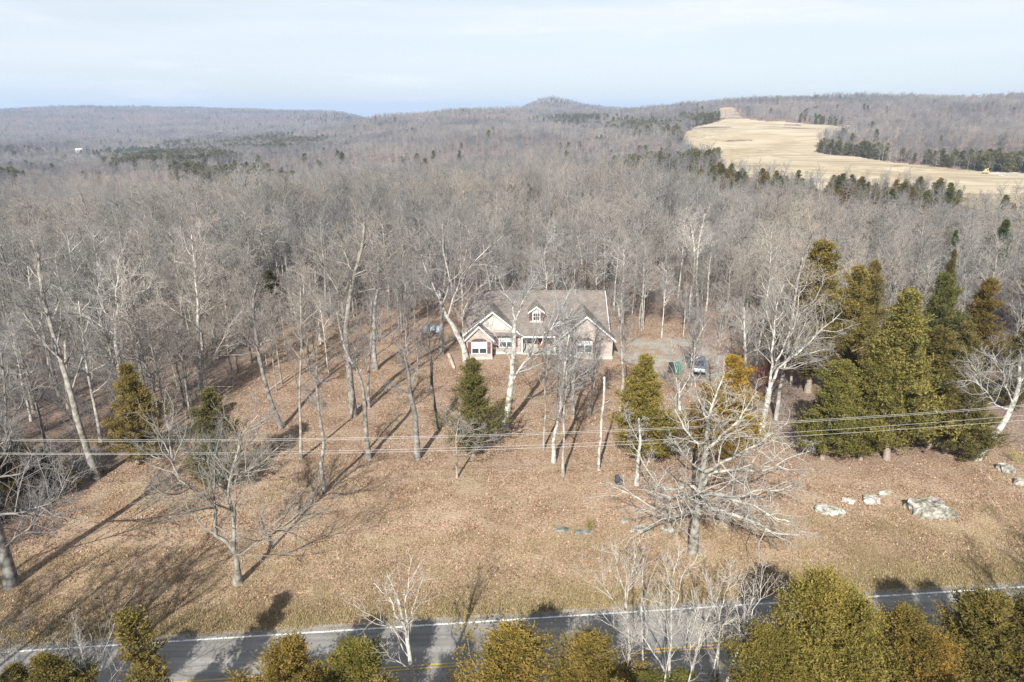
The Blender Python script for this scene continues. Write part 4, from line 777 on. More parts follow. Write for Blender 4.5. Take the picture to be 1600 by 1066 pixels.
def shrub_proto(seed, h, leaves=0):
    rng = np.random.RandomState(seed); n = 9
    ph = rng.rand(n)*6.28; d = np.stack([np.cos(ph)*.5, np.sin(ph)*.5, np.ones(n)], 1); pos = rng.normal(0, .15, (n, 3))*[1, 1, 0]; pts = [pos]
    for k in range(4): d = unit(d+rng.normal(0, .16, d.shape)+[0, 0, .05]); pts.append(pts[-1]+d*h/4*rng.uniform(.8, 1.1, (n, 1)))
    P = np.stack(pts, 1); Rr = np.linspace(.022, .008, 5)[None]*np.ones((n, 1))
    P2, R2 = spawn(P, Rr, 6, .2, 1, 25, 60, .5, 3, .1, .15, rng, rmin=.008); P3, R3 = spawn(P2, R2, 4, .2, 1, 25, 60, .55, 2, .05, .15, rng, rmin=.006)
    V, F = merge([tubes(P, Rr, 4), tubes(P2, R2, 3), tubes(P3, R3, 3)])
    if not leaves:
        me = new_mesh('brush', V, F, smooth=True); me.materials.append(M['twig']); return me
    c = P3[:, -1][rng.randint(0, len(P3), leaves)]+rng.normal(0, .08, (leaves, 3)); q = rng.normal(0, 1, (leaves, 3)); a = unit(q)*.075; b = unit(np.cross(q, rng.normal(0, 1, (leaves, 3))))*.05
    LV = np.stack([c-a, c+b, c+a, c-b], 1).reshape(-1, 3); LF = np.arange(leaves*4).reshape(-1, 4)+len(V)
    me = new_mesh('brush', np.vstack([V, LV]), np.vstack([F, LF]), None, {'tint': np.concatenate([np.zeros(len(V)), np.repeat(rng.rand(leaves)*.7, 4)])}, mat_idx=np.concatenate([np.zeros(len(F)), np.ones(leaves)]))
    me.materials.append(M['twig']); me.materials.append(M['leaf']); return me
BRUSH = [shrub_proto(501, 2.6), shrub_proto(502, 1.8), shrub_proto(503, 3.4), shrub_proto(504, 2.2, 260)]

# ------------------------------------------------------------------ scattering
def scatter(name, pts, rz, sc, vi, protos, tints=None):
    """one object that repeats the prototypes over a point cloud"""
    pts = np.asarray(pts, np.float32); me = bpy.data.meshes.new(name); me.vertices.add(len(pts)); me.vertices.foreach_set('co', pts.ravel())
    for k, t, v in (('rz', 'FLOAT', rz), ('sc', 'FLOAT', sc), ('vi', 'INT', vi)):
        a = me.attributes.new(k, t, 'POINT'); a.data.foreach_set('value', np.asarray(v, np.int32 if t == 'INT' else np.float32))
    o = bpy.data.objects.new(name, me); COL.objects.link(o)
    c = bpy.data.collections.new(name+'_kinds')
    for i, m in enumerate(protos):
        p = bpy.data.objects.new('%s_kind_%02d' % (name, i), m)
        if tints: p.color = (*tints[i], 1)
        c.objects.link(p)
    ng = bpy.data.node_groups.new(name+'_nodes', 'GeometryNodeTree'); ng.interface.new_socket('Geometry', in_out='INPUT', socket_type='NodeSocketGeometry'); ng.interface.new_socket('Geometry', in_out='OUTPUT', socket_type='NodeSocketGeometry')
    n, l = ng.nodes, ng.links; gi = n.new('NodeGroupInput'); go = n.new('NodeGroupOutput')
    ci = n.new('GeometryNodeCollectionInfo'); ci.inputs['Collection'].default_value = c; ci.inputs['Separate Children'].default_value = True; ci.inputs['Reset Children'].default_value = True
    ip = n.new('GeometryNodeInstanceOnPoints'); ip.inputs['Pick Instance'].default_value = True
    def at(nm, t): a = n.new('GeometryNodeInputNamedAttribute'); a.data_type = t; a.inputs['Name'].default_value = nm; return a.outputs['Attribute']
    cx = n.new('ShaderNodeCombineXYZ'); l.new(at('rz', 'FLOAT'), cx.inputs['Z'])
    l.new(gi.outputs[0], ip.inputs['Points']); l.new(ci.outputs[0], ip.inputs['Instance']); l.new(at('vi', 'INT'), ip.inputs['Instance Index'])
    l.new(cx.outputs[0], ip.inputs['Rotation']); l.new(at('sc', 'FLOAT'), ip.inputs['Scale']); l.new(ip.outputs[0], go.inputs[0])
    md = o.modifiers.new('scatter', 'NODES'); md.node_group = ng
    return tag(o, kind='stuff')

def ring(d0, d1, area, amax=46, seed=0):
    rs = np.random.RandomState(seed); n = int((d1*d1-d0*d0)*R(amax)/area)
    d = np.sqrt(d0*d0+(d1*d1-d0*d0)*rs.rand(n)); a = np.radians(rs.uniform(-amax, amax, n))
    return np.sin(a)*d, np.cos(a)*d
def project(x, y, z):
    f = CP*y-SP*(z-EYE); u = SP*y+CP*(z-EYE)
    return 800+x/f*FPX, 533-u/f*FPX
def thin(x, y, dmin):                                    # drop points closer than dmin to an earlier one
    cell = {}; keep = []
    for k in range(len(x)):
        c = (int(x[k]//dmin), int(y[k]//dmin)); ok = True
        for i in (-1, 0, 1):
            for j in (-1, 0, 1):
                for q in cell.get((c[0]+i, c[1]+j), ()):
                    if (x[q]-x[k])**2+(y[q]-y[k])**2 < dmin*dmin: ok = False; break
        if ok: cell.setdefault(c, []).append(k); keep.append(k)
    return np.array(keep)
HOUSE_BOX = [(-9, 80), (15, 80), (15, 101), (-9, 101)]
DRIVE = [ground_at(*p) for p in [(955, 545), (1030, 522), (1110, 532), (1180, 610), (1165, 630), (1060, 612), (1000, 580)]]
GROVE = [ground_at(*p) for p in [(1205, 720), (1238, 600), (1275, 552), (1420, 545), (1560, 560), (1680, 610), (1680, 720)]]
def blocked(x, y):
    b = inside(LAWN, x, y) | inside(FIELD, x, y) | inside(HOUSE_BOX, x, y) | inside(DRIVE, x, y) | inside(GROVE, x, y) | (road_off(x, y) < 9)
    for q in CLEARINGS: b |= inside(q, x, y)
    return b
def cedar_chance(x, y):
    """how likely a tree at a place is an evergreen: cedar thickets seen in the photograph"""
    z = height(x, y); px, py = project(x, y, z+7.0); D = np.hypot(x, y)
    p = np.full(x.shape, .004)+.016*(D > 500)*(fbm(x/140, y/140) > .12)
    def blob(cx, cy, rx, ry, v): 
        nonlocal p
        p = np.maximum(p, v*.8*np.clip(1.35-1.15*np.hypot((px-cx)/(rx*1.1), (py-cy)/(ry*1.15)), 0, 1)*np.clip(.65+2.2*fbm(x/45+3, y/45), 0, 1))
    for b in ((380, 277, 75, 14, .95), (300, 268, 40, 10, .8), (250, 243, 110, 9, .9), (380, 226, 120, 7, .9), (440, 216, 90, 6, .6), (200, 248, 60, 8, .8), (520, 184, 60, 7, .5), (30, 235, 40, 5, .6), (20, 272, 40, 5, .5),
              (1330, 232, 55, 14, .95), (1450, 252, 95, 12, .9), (1570, 252, 70, 14, .9), (1100, 183, 34, 7, .95), (1075, 207, 40, 10, .8), (1000, 196, 60, 9, .5), (900, 186, 70, 8, .4), (1000, 262, 80, 22, .5), (1120, 262, 75, 24, .5), (1200, 290, 90, 22, .35),
              (1310, 290, 60, 26, .6), (1440, 290, 60, 24, .75), (1490, 285, 40, 24, .8), (1560, 295, 60, 30, .6), (1600, 320, 60, 25, .6), (1130, 190, 30, 6, .7), (1180, 190, 60, 7, .6), (1280, 188, 80, 6, .5), (850, 160, 60, 6, .35), (1540, 350, 60, 30, .2), (1400, 330, 140, 40, .12), (960, 285, 60, 25, .3)): blob(*b)
    return p
def near_any(x, y, d):
    H = np.array(HERO_XY); r = np.zeros(len(x), bool)
    for h in H: r |= (x-h[0])**2+(y-h[1])**2 < d*d
    return r
# woods to 620 m
X, Y = ring(60, 260, 8, seed=1); X2, Y2 = ring(260, 640, 21, seed=2)
k1 = thin(X, Y, 2.7); k2 = thin(X2, Y2, 4.2)
X = np.concatenate([X[k1], X2[k2]]); Y = np.concatenate([Y[k1], Y2[k2]])
ok = ~blocked(X, Y) & ~((np.hypot(X, Y) < 200) & near_any(X, Y, 2.2)); X, Y = X[ok], Y[ok]
YX, YY = [], []
for pix, area in (([(240, 690), (330, 600), (430, 530), (520, 500), (660, 492), (712, 492), (700, 520), (640, 560), (560, 562), (480, 620), (400, 690)], 15), ([(985, 490), (1060, 498), (1135, 518), (1172, 560), (1180, 640), (1160, 620), (1130, 548), (1075, 530), (1000, 526)], 14), ([(962, 490), (992, 490), (985, 530), (962, 540)], 20), ([(1072, 598), (1125, 598), (1150, 645), (1070, 645)], 9), ([(815, 580), (965, 580), (960, 690), (830, 700)], 34)):
    P = np.array([ground_at(*p) for p in pix]); n = int((P[:, 0].max()-P[:, 0].min())*(P[:, 1].max()-P[:, 1].min())/area)
    a = RNG.uniform(P[:, 0].min(), P[:, 0].max(), n); b = RNG.uniform(P[:, 1].min(), P[:, 1].max(), n); k = inside(P, a, b) & ~inside(HOUSE_BOX, a, b) & ~near_any(a, b, 1.6); YX.append(a[k]); YY.append(b[k])
YX = np.concatenate(YX); YY = np.concatenate(YY); NY = len(YX)
X = np.concatenate([X, YX]); Y = np.concatenate([Y, YY])
D = np.hypot(X, Y); isC = RNG.rand(len(X)) < cedar_chance(X, Y); yard = np.arange(len(X)) >= len(X)-NY; isC &= ~yard
bx, by, byard = X[~isC], Y[~isC], yard[~isC]; cx_, cy_ = X[isC], Y[isC]
ORD = 'first second third fourth fifth sixth seventh eighth ninth tenth eleventh twelfth thirteenth fourteenth fifteenth sixteenth seventeenth eighteenth nineteenth twentieth'.split()
def ordinal(k):
    t = {2: 'twenty', 3: 'thirty', 4: 'forty', 5: 'fifty', 6: 'sixty', 7: 'seventy', 8: 'eighty', 9: 'ninety'}; w = ['twentieth', 'thirtieth', 'fortieth', 'fiftieth', 'sixtieth', 'seventieth', 'eightieth', 'ninetieth']
    if k >= 99: return 'hundred and '+ordinal(k-100) if k > 99 else 'hundredth'
    return ORD[k] if k < 20 else (w[(k+1)//10-2] if (k+1) % 10 == 0 else t[(k+1)//10]+'-'+ORD[(k+1) % 10-1])
MARKS = [(15, 'the thick oak at the left edge'), (60, 'the pale leaning tree on the left'), (110, 'the low brown cedar on the left'), (150, 'the leaning pale trunk base'), (185, 'the white forked tree on the left'), (215, 'the gold olive cedar'), (262, 'the left limbs of the lone lawn oak'), (312, 'the white tree with two low stems'), (347, 'the dull green cedar'), (405, 'the leaning brown grey trunk'), (440, 'the grey log at the yard edge'),
         (470, 'the thin straight yard tree'), (500, 'the short ragged yard tree'), (548, 'the tallest yard oak'), (588, 'the stout yard trunk'), (640, 'the yard tree with broken top'), (676, 'the pale blue tarp'), (720, 'the big white sycamore'), (768, 'the large left house gable'), (805, 'the white tree before the house'), (840, 'the roof dormer'), (880, 'the three close trunks'), (915, 'the right house gable'), (945, 'the pale snag pole'), (970, 'the right end of the house'),
         (1012, 'the bright olive cedar'), (1055, 'the green bin'), (1097, 'the parked car'), (1148, 'the bright orange cedar'), (1205, 'the large white tree on the right'), (1255, 'the lofty brown cedar'), (1330, 'the pointed front cedar'), (1385, 'the tallest front cedar'), (1447, 'the flat topped cedar'), (1508, 'the rust tinged cedar'), (1555, 'the pale leaning tree on the right'), (1600, 'the right frame edge')]
MCOUNT = {}
def behind(px):
    k = min(range(len(MARKS)), key=lambda q: abs(MARKS[q][0]-px)); c = MCOUNT.get(k, 0); MCOUNT[k] = c+1; return ordinal(c), MARKS[k][1]
# the nearest 250 bare trees inside the frame are individuals
z = height(bx, by); px, py = project(bx, by, z+8); vis = (px > -60) & (px < 1660) & (py > 100) & (py < 1100)
order = np.argsort(np.hypot(bx, by)+np.where(vis, 0, 1e6)); NI = 245; ind = order[:NI]; rest = order[NI:]
ZONES = [(-1e9, -22, 'bare grey hardwood in the dense woods left of the yard', 'bare trees in the woods left of the yard'), (-22, 22, 'bare grey hardwood in the dense woods behind the house', 'bare trees in the woods behind the house'), (22, 1e9, 'bare grey hardwood in the woods right of the driveway', 'bare trees in the woods right of the driveway')]
rs = np.random.RandomState(21)
for k in ind:
    x, y = bx[k], by[k]; v = rs.choice(8, p=[.16, .15, .15, .14, .13, .13, .08, .06]); s = rs.uniform(.74, 1.14)*(1+.3*float(fbm(np.array([x/60]), np.array([y/60]))[0])); zn = next(q for q in ZONES if q[0] <= x < q[1])
    if byard[k]: v = rs.choice([2, 4, 6, 7]); s = rs.uniform(.55, .9)
    w = rs.uniform(.8, 1.3) if rs.rand() > .16 else rs.uniform(1.45, 1.75)
    nth, mark = behind(float(px[k])); lab = '%s %s bare tree, %s one back behind %s' % ('pale' if w > 1.4 else 'dark' if w < .92 else 'grey', ['', '', 'slender', 'wide', 'slender', 'spreading', 'thin', 'thin'][v], nth, mark)
    o = tree_thing('bare_tree', (x, y, hz(x, y)), PROT[v][0], PROT[v][1], ' '.join(lab.split()), 'tree', zn[3], rs.rand()*6.28, (s, s, s*rs.uniform(.9, 1.1)), (w, w*.99, w*.97), (w**.5,)*3)
for q, (x, y, v, s) in enumerate([(-26.2, 24, 3, 1.0), (-28.5, 22.6, 0, .95), (-26, 20.8, 5, .9), (-31, 24.2, 4, 1.0), (-34, 21, 1, .95), (-29.5, 18.5, 3, .95), (29.5, 24.5, 3, .82), (32, 22.5, 0, .9), (36, 26, 5, .9), (41, 26.5, 4, .95), (-38, 23.5, 3, 1.0)]):
    tree_thing('bare_tree', (x, y, 0), PROT[v][0], PROT[v][1], '%s bare roadside tree standing outside the picture near the road' % ORD[q], 'tree', 'bare trees on the near side of the road', q*1.3, s, (1, 1, 1), (1, 1, 1))
for q, (x, y, h) in enumerate([(-9.5, 21.6, 7.6), (-5.2, 22, 7.8), (-1.5, 21.5, 7.4), (4.2, 22, 7.8), (8.4, 21.7, 7.6), (19, 20.5, 8.5), (-14, 21, 7.4), (-19.5, 21.3, 7)]):
    tree_thing('red_cedar', (x, y, 0), *CV['plume'], 'roadside cedar below the bottom edge of the picture, %s from the near side' % ORD[q], 'cedar tree', 'cedars lining the near side of the road', q*1.7, (.85, .85, h/10), (1, 1, 1), (1.3, 1.1, .85))
rx, ry = bx[rest], by[rest]; n = len(rx)
# far woods
FX, FY = [], []
for d0, d1, ar, sd_ in ((640, 1500, 46, 3), (1500, 2600, 85, 4), (2600, 4300, 130, 5)):
    a, b = ring(d0, d1, ar, 45, sd_); FX.append(a); FY.append(b)
FX = np.concatenate(FX); FY = np.concatenate(FY); ok = ~blocked(FX, FY); FX, FY = FX[ok], FY[ok]; FZ = height(FX, FY)
FD = np.hypot(FX, FY); el = (FZ+16-EYE)/FD; azb = ((np.degrees(np.arctan2(FX, FY))+46)*3).astype(int)
o_ = np.argsort(FD); mxe = np.full(300, -9.0); see = np.zeros(len(FX), bool)       # leave out what hills and canopies hide anyway
gl = (FZ+8-EYE)/FD
for k in o_:
    b = azb[k]
    if el[k] > mxe[b]-.004: see[k] = True
    if gl[k] > mxe[b]: mxe[b] = gl[k]
FX, FY, FZ, FD = FX[see], FY[see], FZ[see], FD[see]
GX, GY = ring(230, 2300, 30, 45, 12); gk = ~blocked(GX, GY); GX, GY = GX[gk], GY[gk]; gp = cedar_chance(GX, GY); gk = (gp > .15) & (np.random.RandomState(13).rand(len(GX)) < gp); GX, GY = GX[gk], GY[gk]
fC = np.random.RandomState(8).rand(len(FX)) < cedar_chance(FX, FY)
tx = np.concatenate([rx, FX[~fC]]); ty = np.concatenate([ry, FY[~fC]]); n2 = (~fC).sum()
rs = np.random.RandomState(22); dist = np.hypot(tx, ty)
vi = np.where(dist < 420, rs.randint(0, 8, len(tx)), 8+rs.randint(0, 4, len(tx)))
scl = rs.uniform(.60, 1.12, len(tx))*np.where(dist > 500, .86, 1)*(1+.35*fbm(tx/70, ty/70))*np.where((dist > 190) & (dist < 420) & (tx > 60), .72, 1)*np.where((dist > 230) & (dist < 800) & (tx < -40), .85, 1)*np.where(dist > 1500, 1.15, 1)*np.where(dist > 2600, 1.1, 1)
scatter('bare_forest', np.stack([tx, ty, height(tx, ty)], 1), rs.rand(len(tx))*6.28, scl, vi, [p[2] for p in PROT]+FAR)
# evergreens: nearest as individuals, the rest one mass
cx_ = np.concatenate([cx_, FX[fC], GX]); cy_ = np.concatenate([cy_, FY[fC], GY])
z = height(cx_, cy_); px, py = project(cx_, cy_, z+5); vis = (px > -20) & (px < 1620) & (py > 100) & (py < 1080)
order = np.argsort(np.hypot(cx_, cy_)+np.where(vis, 0, 1e6)); NC = min(150, int(vis.sum())); rs = np.random.RandomState(23)
TN = [(.85, .92, .85), (1.05, 1.03, .84), (1.3, 1.1, .82), (1.1, 1.14, .84), (1.4, 1.05, .76)]
ECOUNT = {}
for k in order[:NC][np.argsort(px[order[:NC]])]:
    x, y = cx_[k], cy_[k]; s = rs.uniform(.8, 1.4); kd = rs.choice(['broad', 'broad', 'ragged']); zn = 'left valley' if x < -40 else 'middle slope' if x < 40 else 'left field end' if px[k] < 1180 else 'field middle' if px[k] < 1340 else 'dark field clump' if px[k] < 1470 else 'gravel track'
    ti = rs.randint(5); ec = ECOUNT[zn] = ECOUNT.get(zn, -1)+1
    tree_thing('red_cedar', (x, y, hz(x, y)), *CV[kd], '%s %s evergreen, %s from the left near the %s' % (['blue green', 'dull green', 'bronze', 'green', 'rust'][ti], 'tall' if s > 1.05 else 'low' if s < .85 else 'middling', ordinal(ec), zn), 'cedar tree', 'evergreens in the woods towards the '+zn, rs.rand()*6.28, (s*1.3, s*1.3, s*rs.uniform(.62, .85)), (1, 1, 1), TN[ti])
q = order[NC:]; fx, fy = cx_[q], cy_[q]; rs = np.random.RandomState(24)
green = (fx < -40).astype(int)*3
scatter('far_evergreens', np.stack([fx, fy, height(fx, fy)], 1), rs.rand(len(fx))*6.28, rs.uniform(.75, 1.25, len(fx)), np.where((fx < -40) & (fy < 620) & (rs.rand(len(fx)) < .75), 6+rs.randint(0, 3, len(fx)), rs.randint(0, 3, len(fx))+green), FARC+FARC+FARC, [(1.6, 1.5, 1.25)]*3+[(1.85, 1.95, 1.3)]*3+[(2.3, 1.6, 1.0)]*3)
# brush under the woods
X, Y = ring(55, 230, 5.5, seed=6); ok = ~blocked(X, Y); X, Y = X[ok], Y[ok]; rs = np.random.RandomState(25)
ex = [np.array([-.5, 0, 0])]
scatter('woods_brush', np.stack([X, Y, height(X, Y)], 1), rs.rand(len(X))*6.28, rs.uniform(.55, 1.5, len(X)), rs.choice(4, len(X), p=[.33, .22, .33, .12]), BRUSH)
# fallen leaves and dry grass on the lawn
def leaf_patch(seed, n, size, grass=False):
    rs = np.random.RandomState(seed); c = np.stack([rs.uniform(-size, size, n), rs.uniform(-size, size, n), rs.uniform(.01, .05, n)], 1)
    if grass:
        a = rs.normal(0, .35, (n, 3)); a[:, 2] = 1; a = unit(a)*rs.uniform(.05, .14, (n, 1)); b = unit(np.cross(a, rs.normal(0, 1, (n, 3))))*.012
        c[:, 2] = -.01; V = np.stack([c-b, c+b, c+a], 1).reshape(-1, 3); me = new_mesh('grass_tuft', V, None, np.arange(n*3).reshape(-1, 3), {'tint': np.repeat(rs.rand(n), 3)}); me.materials.append(M['grass_blade']); return me
    ph = rs.rand(n)*6.28; ti = rs.normal(0, .35, (n, 2)); a = np.stack([np.cos(ph), np.sin(ph), ti[:, 0]], 1)*rs.uniform(.05, .085, (n, 1)); b = np.stack([-np.sin(ph), np.cos(ph), ti[:, 1]], 1)*rs.uniform(.025, .05, (n, 1))
    V = np.stack([c-a, c+b, c+a*[1, 1, 1.3], c-b+[0, 0, .015]], 1).reshape(-1, 3)
    me = new_mesh('leaf_patch', V, np.arange(n*4).reshape(-1, 4), None, {'tint': np.repeat(np.clip(rs.normal(.5, .25, n), 0, 1), 4)}); me.materials.append(M['leaf']); return me
rs = np.random.RandomState(26); n = 9000; X = rs.uniform(-62, 62, n); Y = 33+rs.rand(n)**1.25*75
ok = inside(LAWN, X, Y) & (road_off(X, Y) > 5) & ~inside(HOUSE_BOX, X, Y) & ~inside(DRIVE, X, Y); X, Y = X[ok], Y[ok]
scatter('fallen_leaves', np.stack([X, Y, height(X, Y)+.01], 1), rs.rand(len(X))*6.28, rs.uniform(.8, 1.3, len(X)), rs.randint(0, 3, len(X)), [leaf_patch(601+k, 46, .75) for k in range(3)])
n = 7000; X = rs.uniform(-60, 60, n); off = 4.15+rs.rand(n)**1.5*9; Y = ROAD_Y+ROAD_K*X+off
scatter('dry_grass', np.stack([X, Y, height(X, Y)], 1), rs.rand(n)*6.28, rs.uniform(.7, 1.5, n)*np.where(off < 5.5, 1.5, 1), rs.randint(0, 2, n), [leaf_patch(611+k, 60, .5, True) for k in range(2)])

# ------------------------------------------------------------------ the house
def house():
    H = empty('house', (0, 0, hz(3, 84)), 'single storey pinkish brick house with brown shingle roof and white trimmed gables', 'house')
    bk, sd_, wh, sh = M['brick'], M['siding'], M['white'], M['shingle']
    YF, YB, EV, RZ, YR = 84.6, 97.0, 2.75, 7.0, 90.7          # main body
    def gable_wall(x0, x1, y, zt, apex, th, name, m, z0=0): # pentagon wall
        xm = (x0+x1)/2; return MB().prism([(x0, y, z0), (x1, y, z0), (x1, y, zt), (xm, y, apex), (x0, y, zt)], (0, th, 0)).build(name, m, H)
    # walls of the main body
    MB().box(-6.2, YF+1.7, 0, 12.3, YB, EV).build('brick_wall', bk, H)
    MB().prism([(12.3, YF, EV), (12.3, YB, EV), (12.3, YR, RZ-.25)], (-.2, 0, 0)).build('gable_siding', sd_, H)
    # main roof: hip on the left, gable on the right; ridge along x
    rl, rr_, xl, xr = -4.6, 12.7, -6.8, 12.7
    e0, e1 = YF-.5, YB+.5; ze = EV-.12
    rf = MB().slab([(xl, e0, ze), (xr, e0, ze), (rr_, YR, RZ), (rl, YR, RZ)], .16).build('roof', sh, H)
    MB().slab([(xl, e1, ze), (xr, e1, ze), (rr_, YR, RZ), (rl, YR, RZ)], .16).build('roof', sh, H)
    MB().slab([(xl, e0, ze), (xl, e1, ze), (rl, YR, RZ)], .16).build('roof', sh, H)
    MB().tube([(rl, YR, RZ+.02), (rr_, YR, RZ+.02)], .09, 6).build('ridge_cap', sh, rf)
    MB().box(1.5, e0-.03, ze-.24, 5.6, e0+.06, ze-.03).build('fascia', wh, H)
    for a, b in (((xr, e0), (xr, YR)), ((xr, e1), (xr, YR))):
        MB().prism([(xr+.004, a[1], ze-.2), (xr+.004, a[1], ze+.02), (xr+.004, b[1], RZ+.02), (xr+.004, b[1], RZ-.2)], (.06, 0, 0)).build('rake_board', wh, H)
    def gable_roof(x0, x1, apex, ez, y0, y1, oh=.35, fr=.45):
        xm = (x0+x1)/2; sl = (apex-ez)/(xm-x0); t = .14
        for s, xe in ((-1, x0-oh), (1, x1+oh)):
            zz = ez-sl*oh
            r_ = MB().slab([(xe, y0-fr, zz+t), (xm, y0-fr, apex+t), (xm, y1, apex+t), (xe, y1, zz+t)], t).build('roof', sh, H)
            MB().prism([(xe, y0-fr-.06, zz-.08), (xe, y0-fr-.06, zz+t+.02), (xm, y0-fr-.06, apex+t+.02), (xm, y0-fr-.06, apex-.10)], (0, .05, 0)).build('rake_board', wh, H)
            MB().box(xe-.02*s-.06, y0-fr-.04, zz-.1, xe-.02*s+.06, y0-fr+.5, zz+.10).build('eave_return', wh, H)
    # big left gable, small left gable in front of it, right gable
    gable_wall(-6.2, 1.15, YF, 2.75, 5.75, .25, 'brick_wall', bk)
    MB().prism([(-5.2, YF-.03, 3.35), (.15, YF-.03, 3.35), (-2.525, YF-.03, 5.5)], (0, .02, 0)).build('gable_siding', sd_, H)
    MB().box(-.1, YF+.25, 0, 1.15, YF+1.7, 2.7).build('brick_wall', bk, H)
    gable_roof(-6.2, 1.15, 5.75, 2.75, YF, YF+6.0)
    gable_wall(-5.85, -2.55, 82.7, 2.7, 4.35, .25, 'brick_wall', bk); MB().box(-5.85, 82.95, 0, -5.62, YF, 2.7).build('brick_wall', bk, H); MB().box(-2.78, 82.95, 0, -2.55, YF, 2.7).build('brick_wall', bk, H)
    gable_roof(-5.85, -2.55, 4.35, 2.7, 82.7, YF+1.2, .25, .3)
    gable_wall(5.95, 12.9, 82.9, 2.7, 5.65, .25, 'brick_wall', bk); MB().box(5.95, 83.15, 0, 6.2, YF+1.7, 2.7).build('brick_wall', bk, H); MB().box(12.65, 83.15, 0, 12.9, YF+4, 2.7).build('brick_wall', bk, H)
    gable_roof(5.95, 12.9, 5.65, 2.7, 82.9, YF+5.2)
    for x0, x1, y in ((-5.9, -2.5, 82.66), (5.9, 12.95, 82.86), (-2.5, 1.2, YF-.04)):
        MB().box(x0, y-.05, -.2, x1, y, .34).build('foundation', M['concrete'], H)
    def window(x, z, y, w, h, n=2, shut=True, arch=False, blind=.55):
        f = MB(); t = .07
        f.box(x-w/2, y-.09, z, x-w/2+t, y-.01, z+h); f.box(x+w/2-t, y-.09, z, x+w/2, y-.01, z+h); f.box(x-w/2+t, y-.09, z+h-t, x+w/2-t, y-.01, z+h); f.box(x-w/2-.04, y-.12, z-.06, x+w/2+.04, y-.01, z+.05)
        if n == 2: f.box(x-.06, y-.085, z+.05, x+.06, y-.012, z+h-t)
        fo = f.build('window', wh, H); uw = (w-2*t)/n
        for k in range(n):
            a = x-w/2+t+k*uw+(.06 if n == 2 and k == 1 else 0); b = x-w/2+t+(k+1)*uw-(.06 if n == 2 and k == 0 else 0); zm = z+h*(1-blind)
            MB().box(a, y-.05, z+.05, b, y-.03, zm-.02).build('pane', M['glass'], fo); MB().box(a, y-.045, zm+.02, b, y-.025, z+h-t).build('pane', M['blind'] if blind > .3 and n == 2 else M['glass'], fo)
            MB().box(a, y-.07, zm-.02, b, y-.02, zm+.02).build('sash_rail', wh, fo)
            if n == 1:
                for q in (1, 2): MB().box(a+(b-a)*q/3-.015, y-.062, z+.05, a+(b-a)*q/3+.015, y-.051, zm-.021).build('muntin', wh, fo); MB().box(a+(b-a)*q/3-.015, y-.062, zm+.021, a+(b-a)*q/3+.015, y-.0455, z+h-t).build('muntin', wh, fo)
        if shut:
            for s in (-1, 1):
                cx = x+s*(w/2+.27); sf = MB().box(cx-.2, y-.06, z, cx+.2, y-.005, z+h).build('shutter', M['shutter'], H)
                for q in range(6): MB().box(cx-.16, y-.075, z+.1+q*(h-.2)/6, cx+.16, y-.061, z+.1+(q+.6)*(h-.2)/6).build('slat', M['shutter'], sf)
        if arch:
            a = np.linspace(0, math.pi, 11); MB().prism([(x+math.cos(q)*(w/2+.05), y-.03, z+h+.03+math.sin(q)*.42) for q in a], (0, .027, 0)).build('brick_arch', M['dark_brick'], H)
    window(-4.2, .75, 82.7, 1.95, 1.55, arch=True); window(-.72, .95, YF, 1.95, 1.65, arch=False); window(9.3, .8, 82.9, 2.0, 1.55, arch=True, blind=.35)
    # porch: floor, posts, rail, door, dark recess
    MB().box(1.15, YF-.3, -.1, 5.95, YF+1.7, .22).build('porch_floor', M['concrete'], H)
    for x in (1.3, 5.6): MB().box(x-.09, e0+.1, .22, x+.09, e0+.28, ze-.25).build('porch_post', wh, H, .01)
    dr = MB().box(3.45, YF+1.62, .22, 4.4, YF+1.698, 2.3).build('door', M['red_door'], H); MB().tube([(3.55, YF+1.6, 1.2), (3.55, YF+1.54, 1.2)], .035, 8).build('door_knob', M['metal'], dr)
    window(2.2, .9, YF+1.7, .9, 1.3, 1, False, blind=.5)
    # dormer
    dx, dy = 3.2, 86.0
    D_ = MB().prism([(dx-.85, dy, 3.75), (dx+.85, dy, 3.75), (dx+.85, dy, 5.35), (dx, dy, 6.0), (dx-.85, dy, 5.35)], (0, 2.6, 0)).build('dormer', sd_, H)
    for s in (-1, 1):
        MB().slab([(dx, dy-.25, 6.14), (dx+s*1.1, dy-.25, 5.29), (dx+s*1.1, dy+3.6, 5.29), (dx, dy+3.6, 6.14)], .1).build('dormer_roof', sh, D_)
        MB().prism([(dx, dy-.31, 5.95), (dx, dy-.31, 6.17), (dx+s*1.12, dy-.31, 5.31), (dx+s*1.12, dy-.31, 5.12)], (0, .055, 0)).build('rake_board', wh, D_)
    window(dx, 4.15, dy, .95, 1.1, 1, True, blind=.5)
    # chimney pipe, vent on the back slope
    MB().tube([(8.6, 90.2, 6.5), (8.6, 90.2, 7.35)], .09, 10).build('vent_pipe', M['metal'], H)
    return H
house()

